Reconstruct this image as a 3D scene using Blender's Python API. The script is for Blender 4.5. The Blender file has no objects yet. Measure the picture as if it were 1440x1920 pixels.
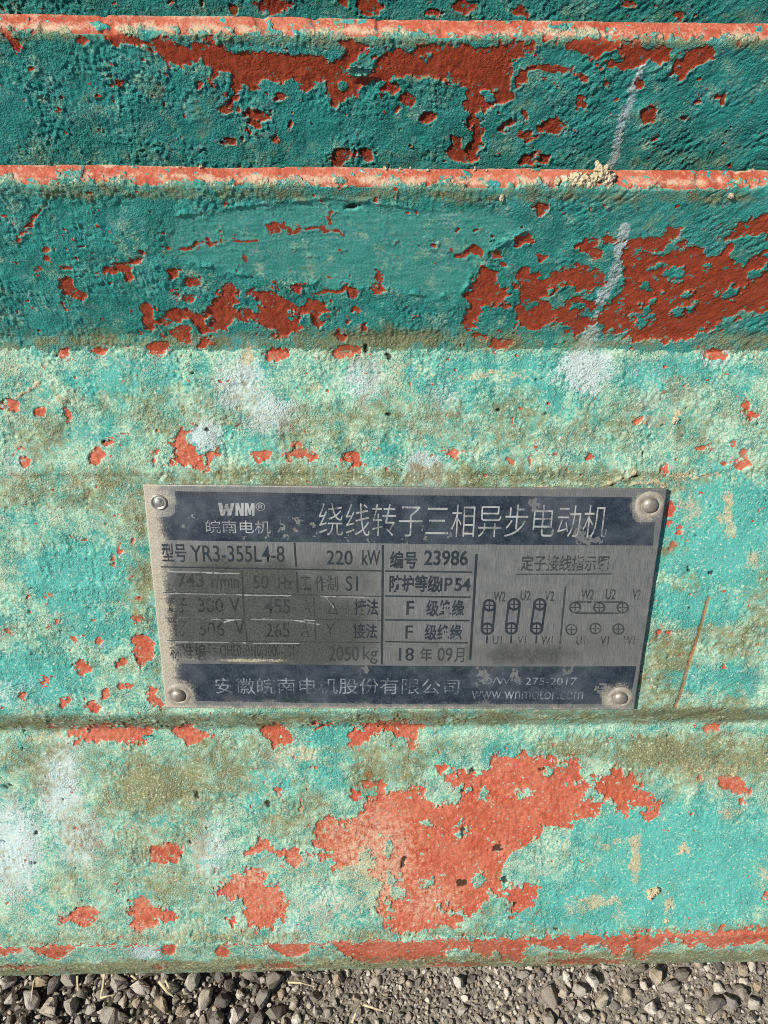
import bpy, math, random
import numpy as np
from mathutils import Matrix, Vector

# ------------------------------------------------------------------ camera, sky, sun, exposure
sc = bpy.context.scene
COL = sc.collection
F_PX = 1400.0                 # focal length in pixels of the 1440 x 1920 photograph
PITCH, YAW, ROLL = 62.0, 1.4, 0.22
CAM = np.array([0.0, 0.0, 0.76])
P = math.radians(PITCH)
fwd0 = np.array([0, math.cos(P), -math.sin(P)]); rgt0 = np.array([1.0, 0, 0]); up0 = np.cross(rgt0, fwd0)
cy_, sy_ = math.cos(math.radians(YAW)), math.sin(math.radians(YAW))
FWD = fwd0 * cy_ + rgt0 * sy_
RGT = rgt0 * cy_ - fwd0 * sy_
cr_, sr_ = math.cos(math.radians(ROLL)), math.sin(math.radians(ROLL))
RGT, UP = RGT * cr_ - up0 * sr_, up0 * cr_ + RGT * sr_
cam_d = bpy.data.cameras.new('camera')
cam_d.sensor_fit = 'HORIZONTAL'; cam_d.sensor_width = 36.0
cam_d.lens = 36.0 * F_PX / 1440.0
cam_d.clip_start = 0.01; cam_d.clip_end = 200.0
cam = bpy.data.objects.new('camera', cam_d); COL.objects.link(cam)
cam.matrix_world = Matrix(((RGT[0], UP[0], -FWD[0], CAM[0]), (RGT[1], UP[1], -FWD[1], CAM[1]),
                           (RGT[2], UP[2], -FWD[2], CAM[2]), (0, 0, 0, 1)))
sc.camera = cam

SUN_EL, SUN_AZ = 47.0, 72.0   # azimuth measured from the viewer's side towards the left
el, az = math.radians(SUN_EL), math.radians(SUN_AZ)
to_sun = Vector((-math.cos(el) * math.sin(az), -math.cos(el) * math.cos(az), math.sin(el)))
w = bpy.data.worlds.new('World'); sc.world = w; w.use_nodes = True
sky = w.node_tree.nodes.new('ShaderNodeTexSky'); sky.sky_type = 'NISHITA'; sky.sun_disc = False
sky.sun_elevation = el; sky.sun_rotation = math.atan2(to_sun.x, to_sun.y)
bg = w.node_tree.nodes['Background']; bg.inputs['Strength'].default_value = 0.06
w.node_tree.links.new(sky.outputs['Color'], bg.inputs['Color'])
sun_d = bpy.data.lights.new('sun', 'SUN'); sun_d.energy = 5.0; sun_d.angle = math.radians(0.5); sun_d.color = (1.0, 0.95, 0.86)
sun = bpy.data.objects.new('sun', sun_d); COL.objects.link(sun)
sun.rotation_euler = to_sun.to_track_quat('Z', 'Y').to_euler()
sc.view_settings.view_transform = 'Standard'; sc.view_settings.look = 'None'
sc.cycles.filter_width = 1.0; sc.cycles.use_denoising = False
sc.view_settings.exposure = 0.24; sc.view_settings.gamma = 1.0; sc.view_settings.use_curve_mapping = False

rng = np.random.default_rng(7); random.seed(7)

# ------------------------------------------------------------------ geometry helpers
def project(p):
    """world points -> position in the photograph (to carry surveyed marks onto the surface they belong to)"""
    d = p - CAM
    z = d @ FWD
    return 720 + F_PX * (d @ RGT) / z, 960 - F_PX * (d @ UP) / z, z

def ray(px, py):
    return FWD + RGT * ((px - 720) / F_PX) - UP * ((py - 960) / F_PX)

def at_plane(px, py, p0, n):
    r = ray(px, py); return CAM + r * (np.dot(p0 - CAM, n) / np.dot(r, n))

def at_z(px, py, z):
    return at_plane(px, py, np.array([0, 0, z]), np.array([0, 0, 1.0]))

# 2D section (y, z) of the motor, solved in the plane x = 0
ax2 = np.array([math.cos(P), -math.sin(P)]); dn2 = np.array([-math.sin(P), -math.cos(P)])
C2 = np.array([0.0, 0.76])
def ray2(py): return ax2 + (py - 960) / F_PX * dn2
def tdir(e): e = math.radians(e); return np.array([-math.sin(e), -math.cos(e)])   # down-slope of a face whose normal rises e degrees
def crs(a, b): return a[0] * b[1] - a[1] * b[0]
def hit(p0, e, py):
    r = ray2(py); t = tdir(e); q = p0 - C2
    return p0 - t * (crs(q, r) / crs(t, r))

# ------------------------------------------------------------------ noise
_perm = rng.permutation(1024).astype(np.int32)
_perm = np.concatenate([_perm, _perm])
_ang = rng.uniform(0, 2 * np.pi, 1024)
_gx, _gy = np.cos(_ang).astype(np.float32), np.sin(_ang).astype(np.float32)
def gnoise(x, y, seed=0):
    x = x + seed * 17.317; y = y + seed * 9.731
    ix = np.floor(x); iy = np.floor(y)
    fx = (x - ix).astype(np.float32); fy = (y - iy).astype(np.float32)
    ix = ix.astype(np.int32) & 1023; iy = iy.astype(np.int32) & 1023
    ix1 = (ix + 1) & 1023; iy1 = (iy + 1) & 1023
    u = fx * fx * fx * (fx * (fx * 6 - 15) + 10); v = fy * fy * fy * (fy * (fy * 6 - 15) + 10)
    def g(a, b, dx, dy):
        k = _perm[_perm[a] + b]
        return _gx[k] * dx + _gy[k] * dy
    n00 = g(ix, iy, fx, fy); n10 = g(ix1, iy, fx - 1, fy)
    n01 = g(ix, iy1, fx, fy - 1); n11 = g(ix1, iy1, fx - 1, fy - 1)
    a = n00 + u * (n10 - n00); b = n01 + u * (n11 - n01)
    return (a + v * (b - a)) * 1.5
def fbm(x, y, wl, octv=3, seed=0, gain=0.5):
    s = 0; a = 1.0; t = 0
    for o in range(octv):
        s = s + a * gnoise(x / wl, y / wl, seed + o * 3 + 1); t += a; a *= gain; wl *= 0.5
    return s / t
def ss(a, b, x):
    t = np.clip((x - a) / (b - a), 0, 1); return t * t * (3 - 2 * t)

# ------------------------------------------------------------------ shapes of wear
def poly_sd(px, py, pts):
    """signed distance (inside positive) to a polygon"""
    pts = np.asarray(pts, float); n = len(pts)
    d2 = np.full(px.shape, 1e9); ins = np.zeros(px.shape, bool)
    for i in range(n):
        a = pts[i]; b = pts[(i + 1) % n]
        ex, ey = b - a; wx = px - a[0]; wy = py - a[1]
        t = np.clip((wx * ex + wy * ey) / (ex * ex + ey * ey + 1e-9), 0, 1)
        d2 = np.minimum(d2, (wx - ex * t) ** 2 + (wy - ey * t) ** 2)
        if a[1] != b[1]:
            c = (a[1] > py) != (b[1] > py)
            ins ^= c & (px < (b[0] - a[0]) * (py - a[1]) / (b[1] - a[1]) + a[0])
    return np.where(ins, 1, -1) * np.sqrt(d2)
def ell_sd(px, py, e):
    cx, cy, rx, ry = e[:4]; a = math.radians(e[4]) if len(e) > 4 else 0
    dx, dy = px - cx, py - cy
    if a: dx, dy = dx * math.cos(a) + dy * math.sin(a), -dx * math.sin(a) + dy * math.cos(a)
    return (1 - np.sqrt((dx / rx) ** 2 + (dy / ry) ** 2)) * min(rx, ry)
def line_sd(px, py, l):
    pts, wd = l
    d2 = np.full(px.shape, 1e9)
    for a, b in zip(pts[:-1], pts[1:]):
        ex, ey = b[0] - a[0], b[1] - a[1]; wx = px - a[0]; wy = py - a[1]
        t = np.clip((wx * ex + wy * ey) / (ex * ex + ey * ey + 1e-9), 0, 1)
        d2 = np.minimum(d2, (wx - ex * t) ** 2 + (wy - ey * t) ** 2)
    return wd - np.sqrt(d2)
def bounds(sh):
    if isinstance(sh, tuple) and isinstance(sh[0], list): p = np.array(sh[0]); m = sh[1]
    elif isinstance(sh, tuple): r = max(sh[2], sh[3]); return sh[0] - r, sh[1] - r, sh[0] + r, sh[1] + r
    else: p = np.array(sh); m = 0
    return p[:, 0].min() - m, p[:, 1].min() - m, p[:, 0].max() + m, p[:, 1].max() + m
def sd(px, py, sh):
    if isinstance(sh, list): return poly_sd(px, py, sh)
    if isinstance(sh[0], list): return line_sd(px, py, sh)
    return ell_sd(px, py, sh)
def union(px, py, shapes, pad=24, low=-24.0):
    f = np.full(px.shape, low)
    for s in shapes:
        x0, y0, x1, y1 = bounds(s)
        k = np.nonzero((px > x0 - pad) & (px < x1 + pad) & (py > y0 - pad) & (py < y1 + pad))[0]
        if len(k): f[k] = np.maximum(f[k], sd(px[k], py[k], s))
    return f
def blobs(px, py, lst):
    """soft spots: (x, y, rx, ry, strength)"""
    f = np.zeros(px.shape)
    for cx, cy, rx, ry, s in lst:
        r2 = ((px - cx) / rx) ** 2 + ((py - cy) / ry) ** 2
        f = np.maximum(f, s * np.exp(-r2 * r2 * 0.7 - 0.3 * r2))
    return f

CHIPS = [
 # uppermost fin
 (440, 15, 10, 12), (512, 12, 30, 15), (645, 6, 10, 8), (692, 10, 24, 20), (868, 10, 24, 14), (815, 22, 15, 8), (975, 22, 14, 10), (1180, 5, 16, 8), (1273, 30, 10, 9), (100, -20, 60, 14), (1100, -25, 90, 12),
 # second fin face
 [(182,53),(220,63),(265,72),(300,70),(350,92),(365,82),(405,78),(425,92),(435,100),(480,97),(540,102),(590,98),(625,112),(650,100),(632,75),(655,72),(682,85),(672,110),(690,140),(720,95),(760,97),(800,90),(860,85),(930,88),(975,80),(1012,78),(1000,95),(965,102),(960,125),(955,150),(960,180),(935,195),(905,213),(880,212),(870,195),(885,185),(868,165),(840,150),(800,148),(760,145),(720,148),(700,150),(690,160),(660,180),(645,197),(630,190),(612,178),(605,155),(570,170),(560,165),(555,152),(530,150),(510,148),(480,155),(470,165),(440,167),(430,155),(432,140),(405,135),(405,155),(395,155),(395,130),(375,115),(350,125),(340,130),(310,122),(295,98),(270,88),(240,85),(205,80)],
 [(1055,78),(1100,75),(1165,75),(1165,85),(1140,95),(1120,107),(1090,100),(1060,90)],
 [(1165,78),(1200,75),(1205,88),(1258,85),(1260,100),(1250,120),(1235,125),(1220,105),(1205,115),(1180,140),(1165,130),(1120,125),(1150,112),(1170,105)],
 [(1280,92),(1320,90),(1342,95),(1338,110),(1310,118),(1290,145),(1275,148),(1250,138),(1270,125),(1278,110)],
 [(885,208),(905,225),(900,255),(905,280),(895,300),(850,308),(842,285),(850,270),(842,255),(860,255),(875,270),(890,250),(882,230)],
 (18,66,10,8),(27,84,8,12),(155,76,11,9),(225,154,5,5),(373,159,7,8),(402,146,7,10),(418,202,13,9),(440,184,9,6),(484,216,24,10),(474,233,14,10),(445,205,5,5),(433,266,17,8),(525,180,9,8),(545,233,5,5),(516,258,6,6),(60,134,8,4),(640,295,20,15),(687,290,14,12),(630,187,12,10),
 (730,165,16,12),(766,185,16,15),(745,200,8,5),(803,217,13,9),(978,142,10,16),(1030,130,40,6),(1095,145,9,8),(1135,160,7,6),(1088,193,7,11),(948,238,20,8,-30),(1033,238,30,11,-12),(990,255,14,7),(1218,217,15,15),(1203,160,8,7),(1310,191,6,5),(1355,187,6,8),(1280,218,6,5),(1230,260,7,6),(990,298,20,13),(1020,300,12,10),(985,215,5,10),(820,95,8,9),(740,60,8,6),(1030,70,6,6),(400,70,8,6),(860,100,30,14),
 # third fin face
 (87,470,6,6),(70,501,7,5),(88,486,5,3),(128,502,7,4),(55,420,5,6),(34,449,6,5),([(34,449),(56,418),(95,372)],2.0),([(330,470),(380,455),(480,451)],1.5),
 [(106,525),(120,521),(135,522),(142,535),(150,548),(165,555),(163,565),(150,567),(140,558),(125,548),(112,540)],
 [(180,512),(200,504),(220,498),(240,488),(258,477),(263,490),(250,496),(252,520),(245,525),(232,518),(222,505),(200,515)],
 (272,474,6,4),(308,462,8,3),(302,437,5,3),(325,512,10,10),(360,530,14,9),(330,551,7,4),(352,556,14,7),
 [(263,572),(275,569),(295,578),(297,600),(310,605),(312,580),(345,577),(370,582),(383,590),(395,570),(415,555),(415,540),(430,531),(447,545),(443,565),(440,580),(470,578),(500,573),(485,560),(460,555),(458,545),(480,540),(510,548),(540,562),(560,575),(580,560),(600,573),(625,572),(630,582),(605,590),(602,608),(590,605),(575,590),(565,602),(568,612),(555,618),(540,630),(505,633),(520,618),(500,615),(480,615),(470,600),(440,595),(430,618),(405,620),(380,625),(365,610),(355,600),(320,605),(305,612),(285,620),(270,605)],
 [(320,622),(350,612),(362,625),(360,640),(348,648),(335,635)],(305,628,6,5),(382,642,12,8),(557,540,10,8),
 [(585,550),(620,540),(640,533),(660,533),(650,543),(625,550),(600,556)],(663,550,13,12),(705,540,14,8),(710,520,6,12),(640,628,16,9),(663,577,7,4),(685,612,8,7),(650,600,6,4),
 (515,430,10,8),([(505,427),(560,428),(640,433)],2.5),(540,428,8,4),(562,428,9,4),
 (1014,392,14,11),(815,454,8,6),[(842,475),(870,472),(885,460),(905,468),(905,478),(870,480),(850,482)],(930,476,9,7),(982,448,17,9,-20),(948,497,7,5),
 [(1075,463),(1100,450),(1118,445),(1125,452),(1115,460),(1130,470),(1128,483),(1110,486),(1100,470)],(1140,448,12,9),(1018,485,12,6),
 [(895,515),(910,500),(925,498),(930,520),(945,540),(960,545),(970,530),(960,510),(985,505),(1010,512),(1005,530),(1030,520),(1060,503),(1085,498),(1130,505),(1135,520),(1125,540),(1110,545),(1075,545),(1060,530),(1040,545),(1020,560),(1035,575),(1055,570),(1070,555),(1120,560),(1110,575),(1080,590),(1120,600),(1110,612),(1080,630),(1065,630),(1070,612),(1040,600),(1020,612),(990,618),(970,605),(960,580),(930,570),(905,575),(900,600),(880,618),(868,605),(875,570),(870,555),(885,530)],
 [(1175,455),(1200,448),(1245,437),(1255,425),(1280,430),(1270,450),(1255,455),(1240,475),(1225,475),(1200,470),(1205,478),(1250,470),(1290,462),(1310,462),(1335,478),(1355,472),(1365,455),(1350,445),(1380,428),(1410,410),(1480,390),(1480,432),(1400,445),(1375,460),(1370,490),(1385,500),(1480,460),(1480,580),(1400,590),(1370,595),(1330,620),(1300,630),(1250,640),(1200,638),(1170,635),(1190,610),(1160,625),(1130,620),(1115,600),(1130,580),(1150,570),(1165,540),(1175,520),(1170,490)],
 (898,630,18,8),
 # sloping deck above the plate
 (122,662,12,9),(187,658,17,9),(297,654,21,13),(519,662,25,11),(651,658,30,13),(20,762,17,14),(77,772,10,8),(127,777,8,10),(48,866,11,10),(181,856,18,15),(200,831,10,6),
 [(313,830),(330,822),(340,806),(352,815),(355,830),(372,850),(385,858),(405,845),(407,860),(390,872),(370,880),(340,868),(318,878),(305,872),(312,858),(330,855),(325,838)],
 (292,845,5,5),(287,867,5,5),(490,856,17,9),(565,852,27,10),(558,838,10,9),(655,857,13,9),(667,862,8,12),(940,645,22,10),(1337,663,20,11),(1202,786,10,7),(848,847,14,7),(998,865,5,7),(1106,858,9,6),(956,865,5,4),(1316,839,13,5),(1400,762,9,14),(1408,778,10,8),(1375,832,6,5),(1397,850,7,14,20),(1390,872,16,9),(1360,870,7,6),(1247,880,8,8),
 # round the plate
 (1255,958,7,12),(1276,992,7,9),(1252,984,6,6),(1254,1026,9,5,-30),(1237,1183,4,8),(1253,1187,4,6),
 (153,1010,7,4),(224,1029,7,6),(211,1047,5,7),(250,1017,5,6),(257,1160,9,8),(105,1168,6,4),(21,1182,5,4),(143,1198,7,6),(183,1198,9,7),(87,1121,5,3),(259,1120,4,5),
 [(244,1198),(258,1187),(275,1190),(284,1200),(287,1222),(280,1240),(272,1250),(260,1246),(258,1228),(248,1222),(256,1212),(245,1207)],
 (155,1251,15,11),(86,1276,9,6),(45,1304,8,8),(121,1318,9,10),(175,1325,15,8),(199,1302,9,8),(230,1288,9,7),(241,1285,7,6),(225,1244,8,6),[(276,1292),(292,1291),(300,1312),(307,1333),(295,1325),(277,1315)],
 # lower deck
 [(128,1366),(170,1360),(210,1357),(280,1362),(293,1370),(285,1380),(270,1393),(240,1392),(205,1388),(165,1390),(135,1388)],
 [(318,1360),(360,1357),(375,1368),(395,1377),(380,1390),(350,1394),(335,1390),(325,1372)],
 [(488,1358),(530,1356),(535,1370),(550,1375),(555,1385),(530,1398),(515,1402),(508,1388),(490,1370)],
 [(665,1362),(700,1355),(760,1353),(793,1358),(787,1375),(788,1392),(765,1396),(752,1382),(735,1370),(700,1382),(675,1398),(655,1400)],
 (600,1358,25,4),(1332,1364,18,8),(100,1358,12,4),
 [(600,1535),(620,1528),(640,1545),(665,1535),(690,1500),(702,1492),(705,1465),(720,1460),(722,1490),(760,1480),(790,1475),(800,1500),(830,1510),(855,1505),(865,1475),(830,1470),(835,1455),(865,1445),(895,1450),(920,1440),(925,1415),(950,1412),(965,1420),(985,1408),(1000,1418),(1020,1420),(1035,1415),(1055,1432),(1065,1420),(1085,1425),(1095,1445),(1080,1465),(1105,1470),(1100,1500),(1125,1505),(1125,1525),(1085,1535),(1070,1548),(1015,1550),(1010,1570),(980,1590),(950,1605),(940,1640),(945,1665),(965,1660),(1000,1655),(1010,1665),(1000,1690),(975,1715),(955,1715),(958,1690),(940,1675),(920,1675),(900,1700),(890,1715),(870,1720),(850,1740),(825,1735),(790,1745),(745,1752),(720,1740),(710,1700),(715,1650),(690,1640),(705,1620),(700,1600),(680,1590),(670,1610),(650,1630),(625,1628),(620,1612),(580,1605),(600,1598),(620,1600),(595,1590),(590,1570),(585,1550)],
 [(1112,1455),(1135,1460),(1155,1435),(1185,1450),(1210,1480),(1225,1500),(1240,1505),(1232,1520),(1220,1540),(1205,1530),(1210,1515),(1190,1510),(1170,1530),(1150,1528),(1160,1510),(1145,1500),(1130,1490),(1115,1475)],
 [(1345,1453),(1385,1455),(1395,1470),(1410,1480),(1400,1492),(1375,1485),(1350,1478)],(1393,1503,6,6),(1296,1522,6,5),(1315,1458,4,5),
 [(273,1600),(285,1585),(305,1582),(340,1588),(345,1600),(335,1615),(310,1620),(280,1612)],
 [(457,1602),(490,1565),(510,1585),(515,1600),(490,1600),(470,1607)],(527,1600,10,12),(552,1605,14,22),
 [(400,1675),(420,1655),(440,1640),(480,1628),(500,1640),(490,1650),(530,1670),(540,1690),(535,1725),(510,1735),(480,1745),(465,1740),(455,1710),(458,1690),(430,1685)],(437,1730,7,10),
 [(108,1720),(130,1710),(150,1700),(170,1698),(187,1712),(185,1725),(160,1735),(140,1728),(115,1735)],
 [(245,1690),(265,1683),(290,1695),(310,1708),(330,1712),(325,1725),(285,1735),(275,1750),(255,1750),(243,1730)],
 (520,1480,5,10),(665,1488,7,8),(830,1438,9,7),(568,1515,4,5),(1437,1682,8,10),(690,1470,14,8),
 # edge flange
 [(-40,1775),(42,1775),(44,1783),(20,1790),(-40,1788)],[(60,1775),(155,1772),(130,1785),(110,1800),(95,1795),(65,1785)],(318,1782,14,12),(417,1785,12,11),
 [(497,1769),(582,1768),(578,1785),(550,1795),(520,1785)],
 [(620,1766),(720,1764),(860,1760),(1000,1756),(1150,1752),(1300,1746),(1480,1736),(1480,1764),(1400,1770),(1340,1778),(1310,1768),(1295,1775),(1275,1763),(1250,1765),(1230,1778),(1205,1800),(1190,1790),(1175,1770),(1165,1795),(1145,1790),(1140,1775),(1095,1770),(1090,1780),(1060,1790),(1035,1795),(1010,1775),(985,1770),(980,1800),(940,1805),(900,1790),(870,1775),(840,1795),(780,1800),(700,1805),(660,1800),(640,1785)],
 (300,1812,14,4),([(-20,1776),(60,1775),(170,1773),(300,1772)],1.6),([(420,1771),(640,1768)],1.8),(35,1812,40,3),(460,1812,18,4),(1100,1802,80,6),(850,1808,60,5),(530,1810,40,5),
]
HOLES = [(672,130,26,14),(637,162,8,8),(1015,108,55,13),(1160,104,12,10),(915,180,14,7,30),(800,112,4,5),
 (1260,515,23,10,-15),(1235,498,12,7),(1205,540,10,6),(1220,565,20,9,-35),(1195,588,12,6),(1170,587,6,5),(1205,600,16,9,-20),(1365,552,20,9,-30),(1312,558,7,4),(1290,548,8,4),(1270,585,22,4,-20),(1325,497,5,5),(1425,508,28,7,-30),(1400,600,40,9,-25),(1345,610,12,5),(1085,575,12,8),(1150,560,10,5),(995,570,9,6),(960,555,14,18),(925,600,16,10),
 (985,1487,13,8),(910,1490,9,11),(880,1482,9,7),(801,1546,8,6),[(722,1635),(745,1640),(750,1660),(770,1680),(755,1688),(735,1675),(725,1655)],(800,1655,12,10),(895,1650,11,15),(830,1702,8,6),(855,1706,7,5),(730,1585,10,14),(1193,1475,5,8),(865,1560,8,12),(1030,1450,8,8),(728,1700,5,20),
 (740,1758,10,6),(860,1792,26,13),(930,1794,10,11),(1010,1786,22,14),(1050,1790,20,10),
 (395,640,6,4),(560,592,12,5,20),(395,600,5,4)]
PITS = [(1075,690,0.1,0.1),(195,826,5,4),(387,804,7,6),(12,1476,12,6,-15),(368,1490,6,9),(502,1508,7,8),(935,1592,13,9),(945,1650,9,9),(865,1656,11,9),(755,1620,6,18,15),(868,1560,6,10),(1018,1440,7,5),(268,690,5,6),(685,655,7,11),(660,388,20,7),(105,668,5,4),(117,1500,5,4),(300,1300,0.1,0.1),(66,1562,5,6),(5,1578,5,4),(115,1545,5,4),(62,1618,7,4),(64,1390,4,4),(355,1580,5,4),(1197,1760,6,4),(1040,1742,7,5),(965,1695,5,5),(948,1697,4,4),(770,1755,5,5),(728,670,6,12),(935,770,5,5),(727,776,6,5),(350,1635,3,9,25),(340,1605,5,5),(887,1444,5,6),(1290,1068,4,6),(1334,1076,7,7),(510,1460,0.1,0.1),(868,1485,5,5),(850,1700,0.1,0.1),(1190,893,9,5)]
CHALK = [(450,720,60,60,.9),(505,775,65,45,.85),(610,740,30,30,.3),(682,715,50,55,.75),(385,815,34,36,.95),(800,882,52,42,.8),(1100,692,62,46,1.0),(1040,700,20,20,.5),(112,1470,48,105,.95),(150,1570,55,70,.85),(25,1590,65,110,.9),(395,1590,48,70,.7),(600,1690,60,50,.55),(560,1740,60,40,.5),(275,1784,38,16,.95),(1340,670,40,24,.55),(1230,750,60,60,.45),(830,745,45,35,.5),(30,870,40,50,.5),(480,1650,30,40,.3),(760,1560,20,40,.3),(820,1470,40,30,.25),(520,1425,50,35,.45),(1130,1470,30,30,.3),(20,1300,90,40,.4),(480,1490,0.1,0.1,0),(250,945,22,30,.45),(1180,640,0.1,0.1,0),(680,1410,25,20,.4),(500,1790,20,10,.4),(880,1690,30,30,.4),(1000,1620,60,30,.35),(950,1760,0.1,0.1,0)]
CHALK_LINE = [([(1203,120),(1190,165),(1172,215),(1155,270),(1143,318)],8.0),([(1172,425),(1165,450),(1158,500),(1143,535),(1125,562)],11.0),([(1122,588),(1112,605)],9.0),([(1110,625),(1095,648)],15.0)]
DUST = [(1340,955,0.1,0.1,0),(1365,960,16,50,.8),(1370,995,18,22,.75),(1295,955,35,40,.6),(1410,1048,18,22,.7),(1305,889,60,5,1.0),(1240,905,60,8,.6),(466,668,14,24,.85),(760,690,60,30,.4),(900,704,140,7,.6),(1090,770,0.1,0.1,0),(1275,775,18,14,.8),(1190,1610,14,55,.85),(1150,1580,45,7,.6),(1060,1580,14,40,.5),(1120,1690,60,12,.7),(1080,1705,30,22,.55),(1160,1710,14,40,.5),(1280,1595,16,12,.7),(1370,1525,25,15,.7),(1250,1700,10,14,.8),(1430,1640,25,35,.5),(700,1610,90,120,.62),(800,1690,80,60,.45),(620,1555,30,40,.5),(450,1640,60,40,.5),(290,1400,0.1,0.1,0),(100,745,60,8,.55),(40,725,60,12,.5),(20,690,35,25,.55),(260,694,40,7,.6),(345,735,12,12,.5),(590,725,20,20,.5),(690,835,25,12,.4),(1420,670,40,20,.5),(430,1560,15,50,.4),(560,1410,60,15,.6),(85,1385,50,15,.6),(150,910,60,22,.35),(1260,1450,60,40,.25),(300,1580,330,170,.30),(620,1700,160,60,.38),(80,1700,140,60,.36),(420,1480,120,60,.3),(300,1500,0.1,0.1,0),(1330,1440,120,40,.35),(560,1640,80,60,.4),(250,1745,300,14,.5),(860,1600,0.1,0.1,0)]
DIRT = [(200,900,240,26,.4),(520,895,330,22,.75),(900,893,330,24,.7),(255,960,22,60,.6),(210,985,40,70,.35),(270,1110,22,90,.7),(245,1080,40,80,.5),(1180,895,70,15,.7),(1260,1030,40,12,.8),(1290,905,60,30,.5),(1280,1090,40,22,.7),(1255,1230,60,40,.7),(1350,1210,70,45,.6),(1230,1290,50,40,.7),(1375,1320,30,25,.6),(1280,1330,90,14,.7),(1410,1150,50,60,.3),(640,800,200,70,.35),(300,760,200,60,.35),(900,790,260,60,.42),(1250,770,120,70,.35),(60,820,90,40,.4),(120,930,120,30,.6),(300,1470,150,70,.75),(420,1440,120,60,.6),(260,1560,150,80,.45),(60,1420,60,80,.55),(700,1440,90,50,.65),(560,1520,90,60,.5),(1300,1415,200,45,.95),(1130,1400,120,28,.6),(330,1680,120,60,.35),(780,1400,150,30,.35),(200,1650,120,50,.35),(1140,1640,40,40,.3),(1260,1660,60,50,.3),(1030,1720,50,30,.3),(1200,1450,60,30,.5),(880,1700,60,50,.3),(720,1500,30,40,.3),(290,170,25,30,.6),(385,205,40,50,.35),(1000,190,50,40,.35),(800,145,80,10,.6),(700,630,120,20,.5),(640,655,40,20,.4)]
CLEAN = [(1290,1640,190,100,1),(1130,1700,180,60,.8),(1000,1740,120,40,.4),(1350,1000,110,110,.95),(1300,1130,110,40,.8),(1330,1270,100,30,.6),(150,1080,95,75,.85),(200,1170,80,40,.6),(60,1270,110,60,.7),(1270,1560,200,60,.7),(250,710,110,40,.5),(950,680,160,25,.55),(1250,700,160,30,.5),(1000,740,200,60,.3),(500,1480,60,40,.5),(620,1440,60,40,.5),(620,1380,50,25,.8),(420,830,120,35,.3),(760,850,100,30,.3),(950,1410,60,25,.5)]
RIDGES = [([(1142,906),(1160,899),(1176,893),(1190,886)],4.5,.9),([(1262,891),(1290,889),(1316,888)],3.0,.35),([(985,913),(1060,911),(1130,909),(1200,908),(1243,906)],2.0,.5),([(1228,900),(1240,906),(1246,916)],3.0,.6),([(30,745),(60,728),(75,715)],2.5,.5),([(330,1823),(360,1818),(400,1822)],0.1,.1)]
RUST = [([(1328,1120),(1318,1160),(1305,1200),(1293,1240),(1282,1280),(1266,1328)],3.2),(1245,735,5,4),(690,1452,9,7),(1228,1190,3,9)]
def _area(c):
    if not isinstance(c, list): return 0
    p = np.array(c, float); q = np.roll(p, -1, 0); return abs(np.sum(p[:, 0] * q[:, 1] - q[:, 0] * p[:, 1])) / 2
CHIPS_BIG = [c for c in CHIPS if _area(c) > 2400]; CHIPS_SMALL = [c for c in CHIPS if _area(c) <= 2400]
SMOOTH = [[(330,405),(450,392),(620,372),(760,392),(900,385),(1000,420),(920,470),(880,520),(860,560),(700,540),(560,530),(480,520),(350,490),(300,450)]]
SMOOTH_SOFT = [(1290,1640,190,110,.75),(1350,1010,110,120,.75),(1000,1520,130,60,.6),(30,1600,90,120,.5),(120,1480,50,110,.5)]

# ------------------------------------------------------------------ mesh builders
def new_obj(name, me, mat=None, parent=None):
    o = bpy.data.objects.new(name, me); COL.objects.link(o)
    if mat is not None and me is not None and not me.materials: me.materials.append(mat)
    if parent is not None: o.parent = parent
    return o
def np_mesh(name, V, Fq, smooth=True):
    me = bpy.data.meshes.new(name)
    V = np.ascontiguousarray(V, np.float32); Fq = np.ascontiguousarray(Fq, np.int32)
    k = Fq.shape[1]
    me.vertices.add(len(V)); me.vertices.foreach_set('co', V.ravel())
    me.loops.add(Fq.size); me.loops.foreach_set('vertex_index', Fq.ravel())
    me.polygons.add(len(Fq)); me.polygons.foreach_set('loop_start', np.arange(0, Fq.size, k, dtype=np.int32))
    try: me.polygons.foreach_set('loop_total', np.full(len(Fq), k, np.int32))
    except Exception: pass
    me.polygons.foreach_set('use_smooth', np.full(len(Fq), smooth))
    me.update(calc_edges=True)
    return me
def grid_faces(R, C):
    i = np.arange(R * C).reshape(R, C)
    return np.stack([i[:-1, :-1], i[1:, :-1], i[1:, 1:], i[:-1, 1:]], -1).reshape(-1, 4)
def set_attr(me, name, a):
    at = me.attributes.new(name, 'FLOAT', 'POINT'); at.data.foreach_set('value', np.ascontiguousarray(a, np.float32))

def section(pts, sigma):
    """dense, rounded polyline through section points (sigma in mm)"""
    pts = np.asarray(pts); st = 0.0001
    out = []
    for a, b in zip(pts[:-1], pts[1:]):
        n = max(2, int(np.linalg.norm(b - a) / st)); out.append(a + (b - a) * np.linspace(0, 1, n, endpoint=False)[:, None])
    out = np.concatenate(out + [pts[-1:]])
    k = max(1, int(sigma * 1e-3 / st)); m = 3 * k
    g = np.exp(-0.5 * (np.arange(-m, m + 1) / k) ** 2); g /= g.sum()
    pad = np.concatenate([out[0] + (out[0] - out[1:m + 1][::-1]), out, out[-1] + (out[-1] - out[-m - 1:-1][::-1])])
    return np.stack([np.convolve(pad[:, i], g, 'valid') for i in (0, 1)], 1)

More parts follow.
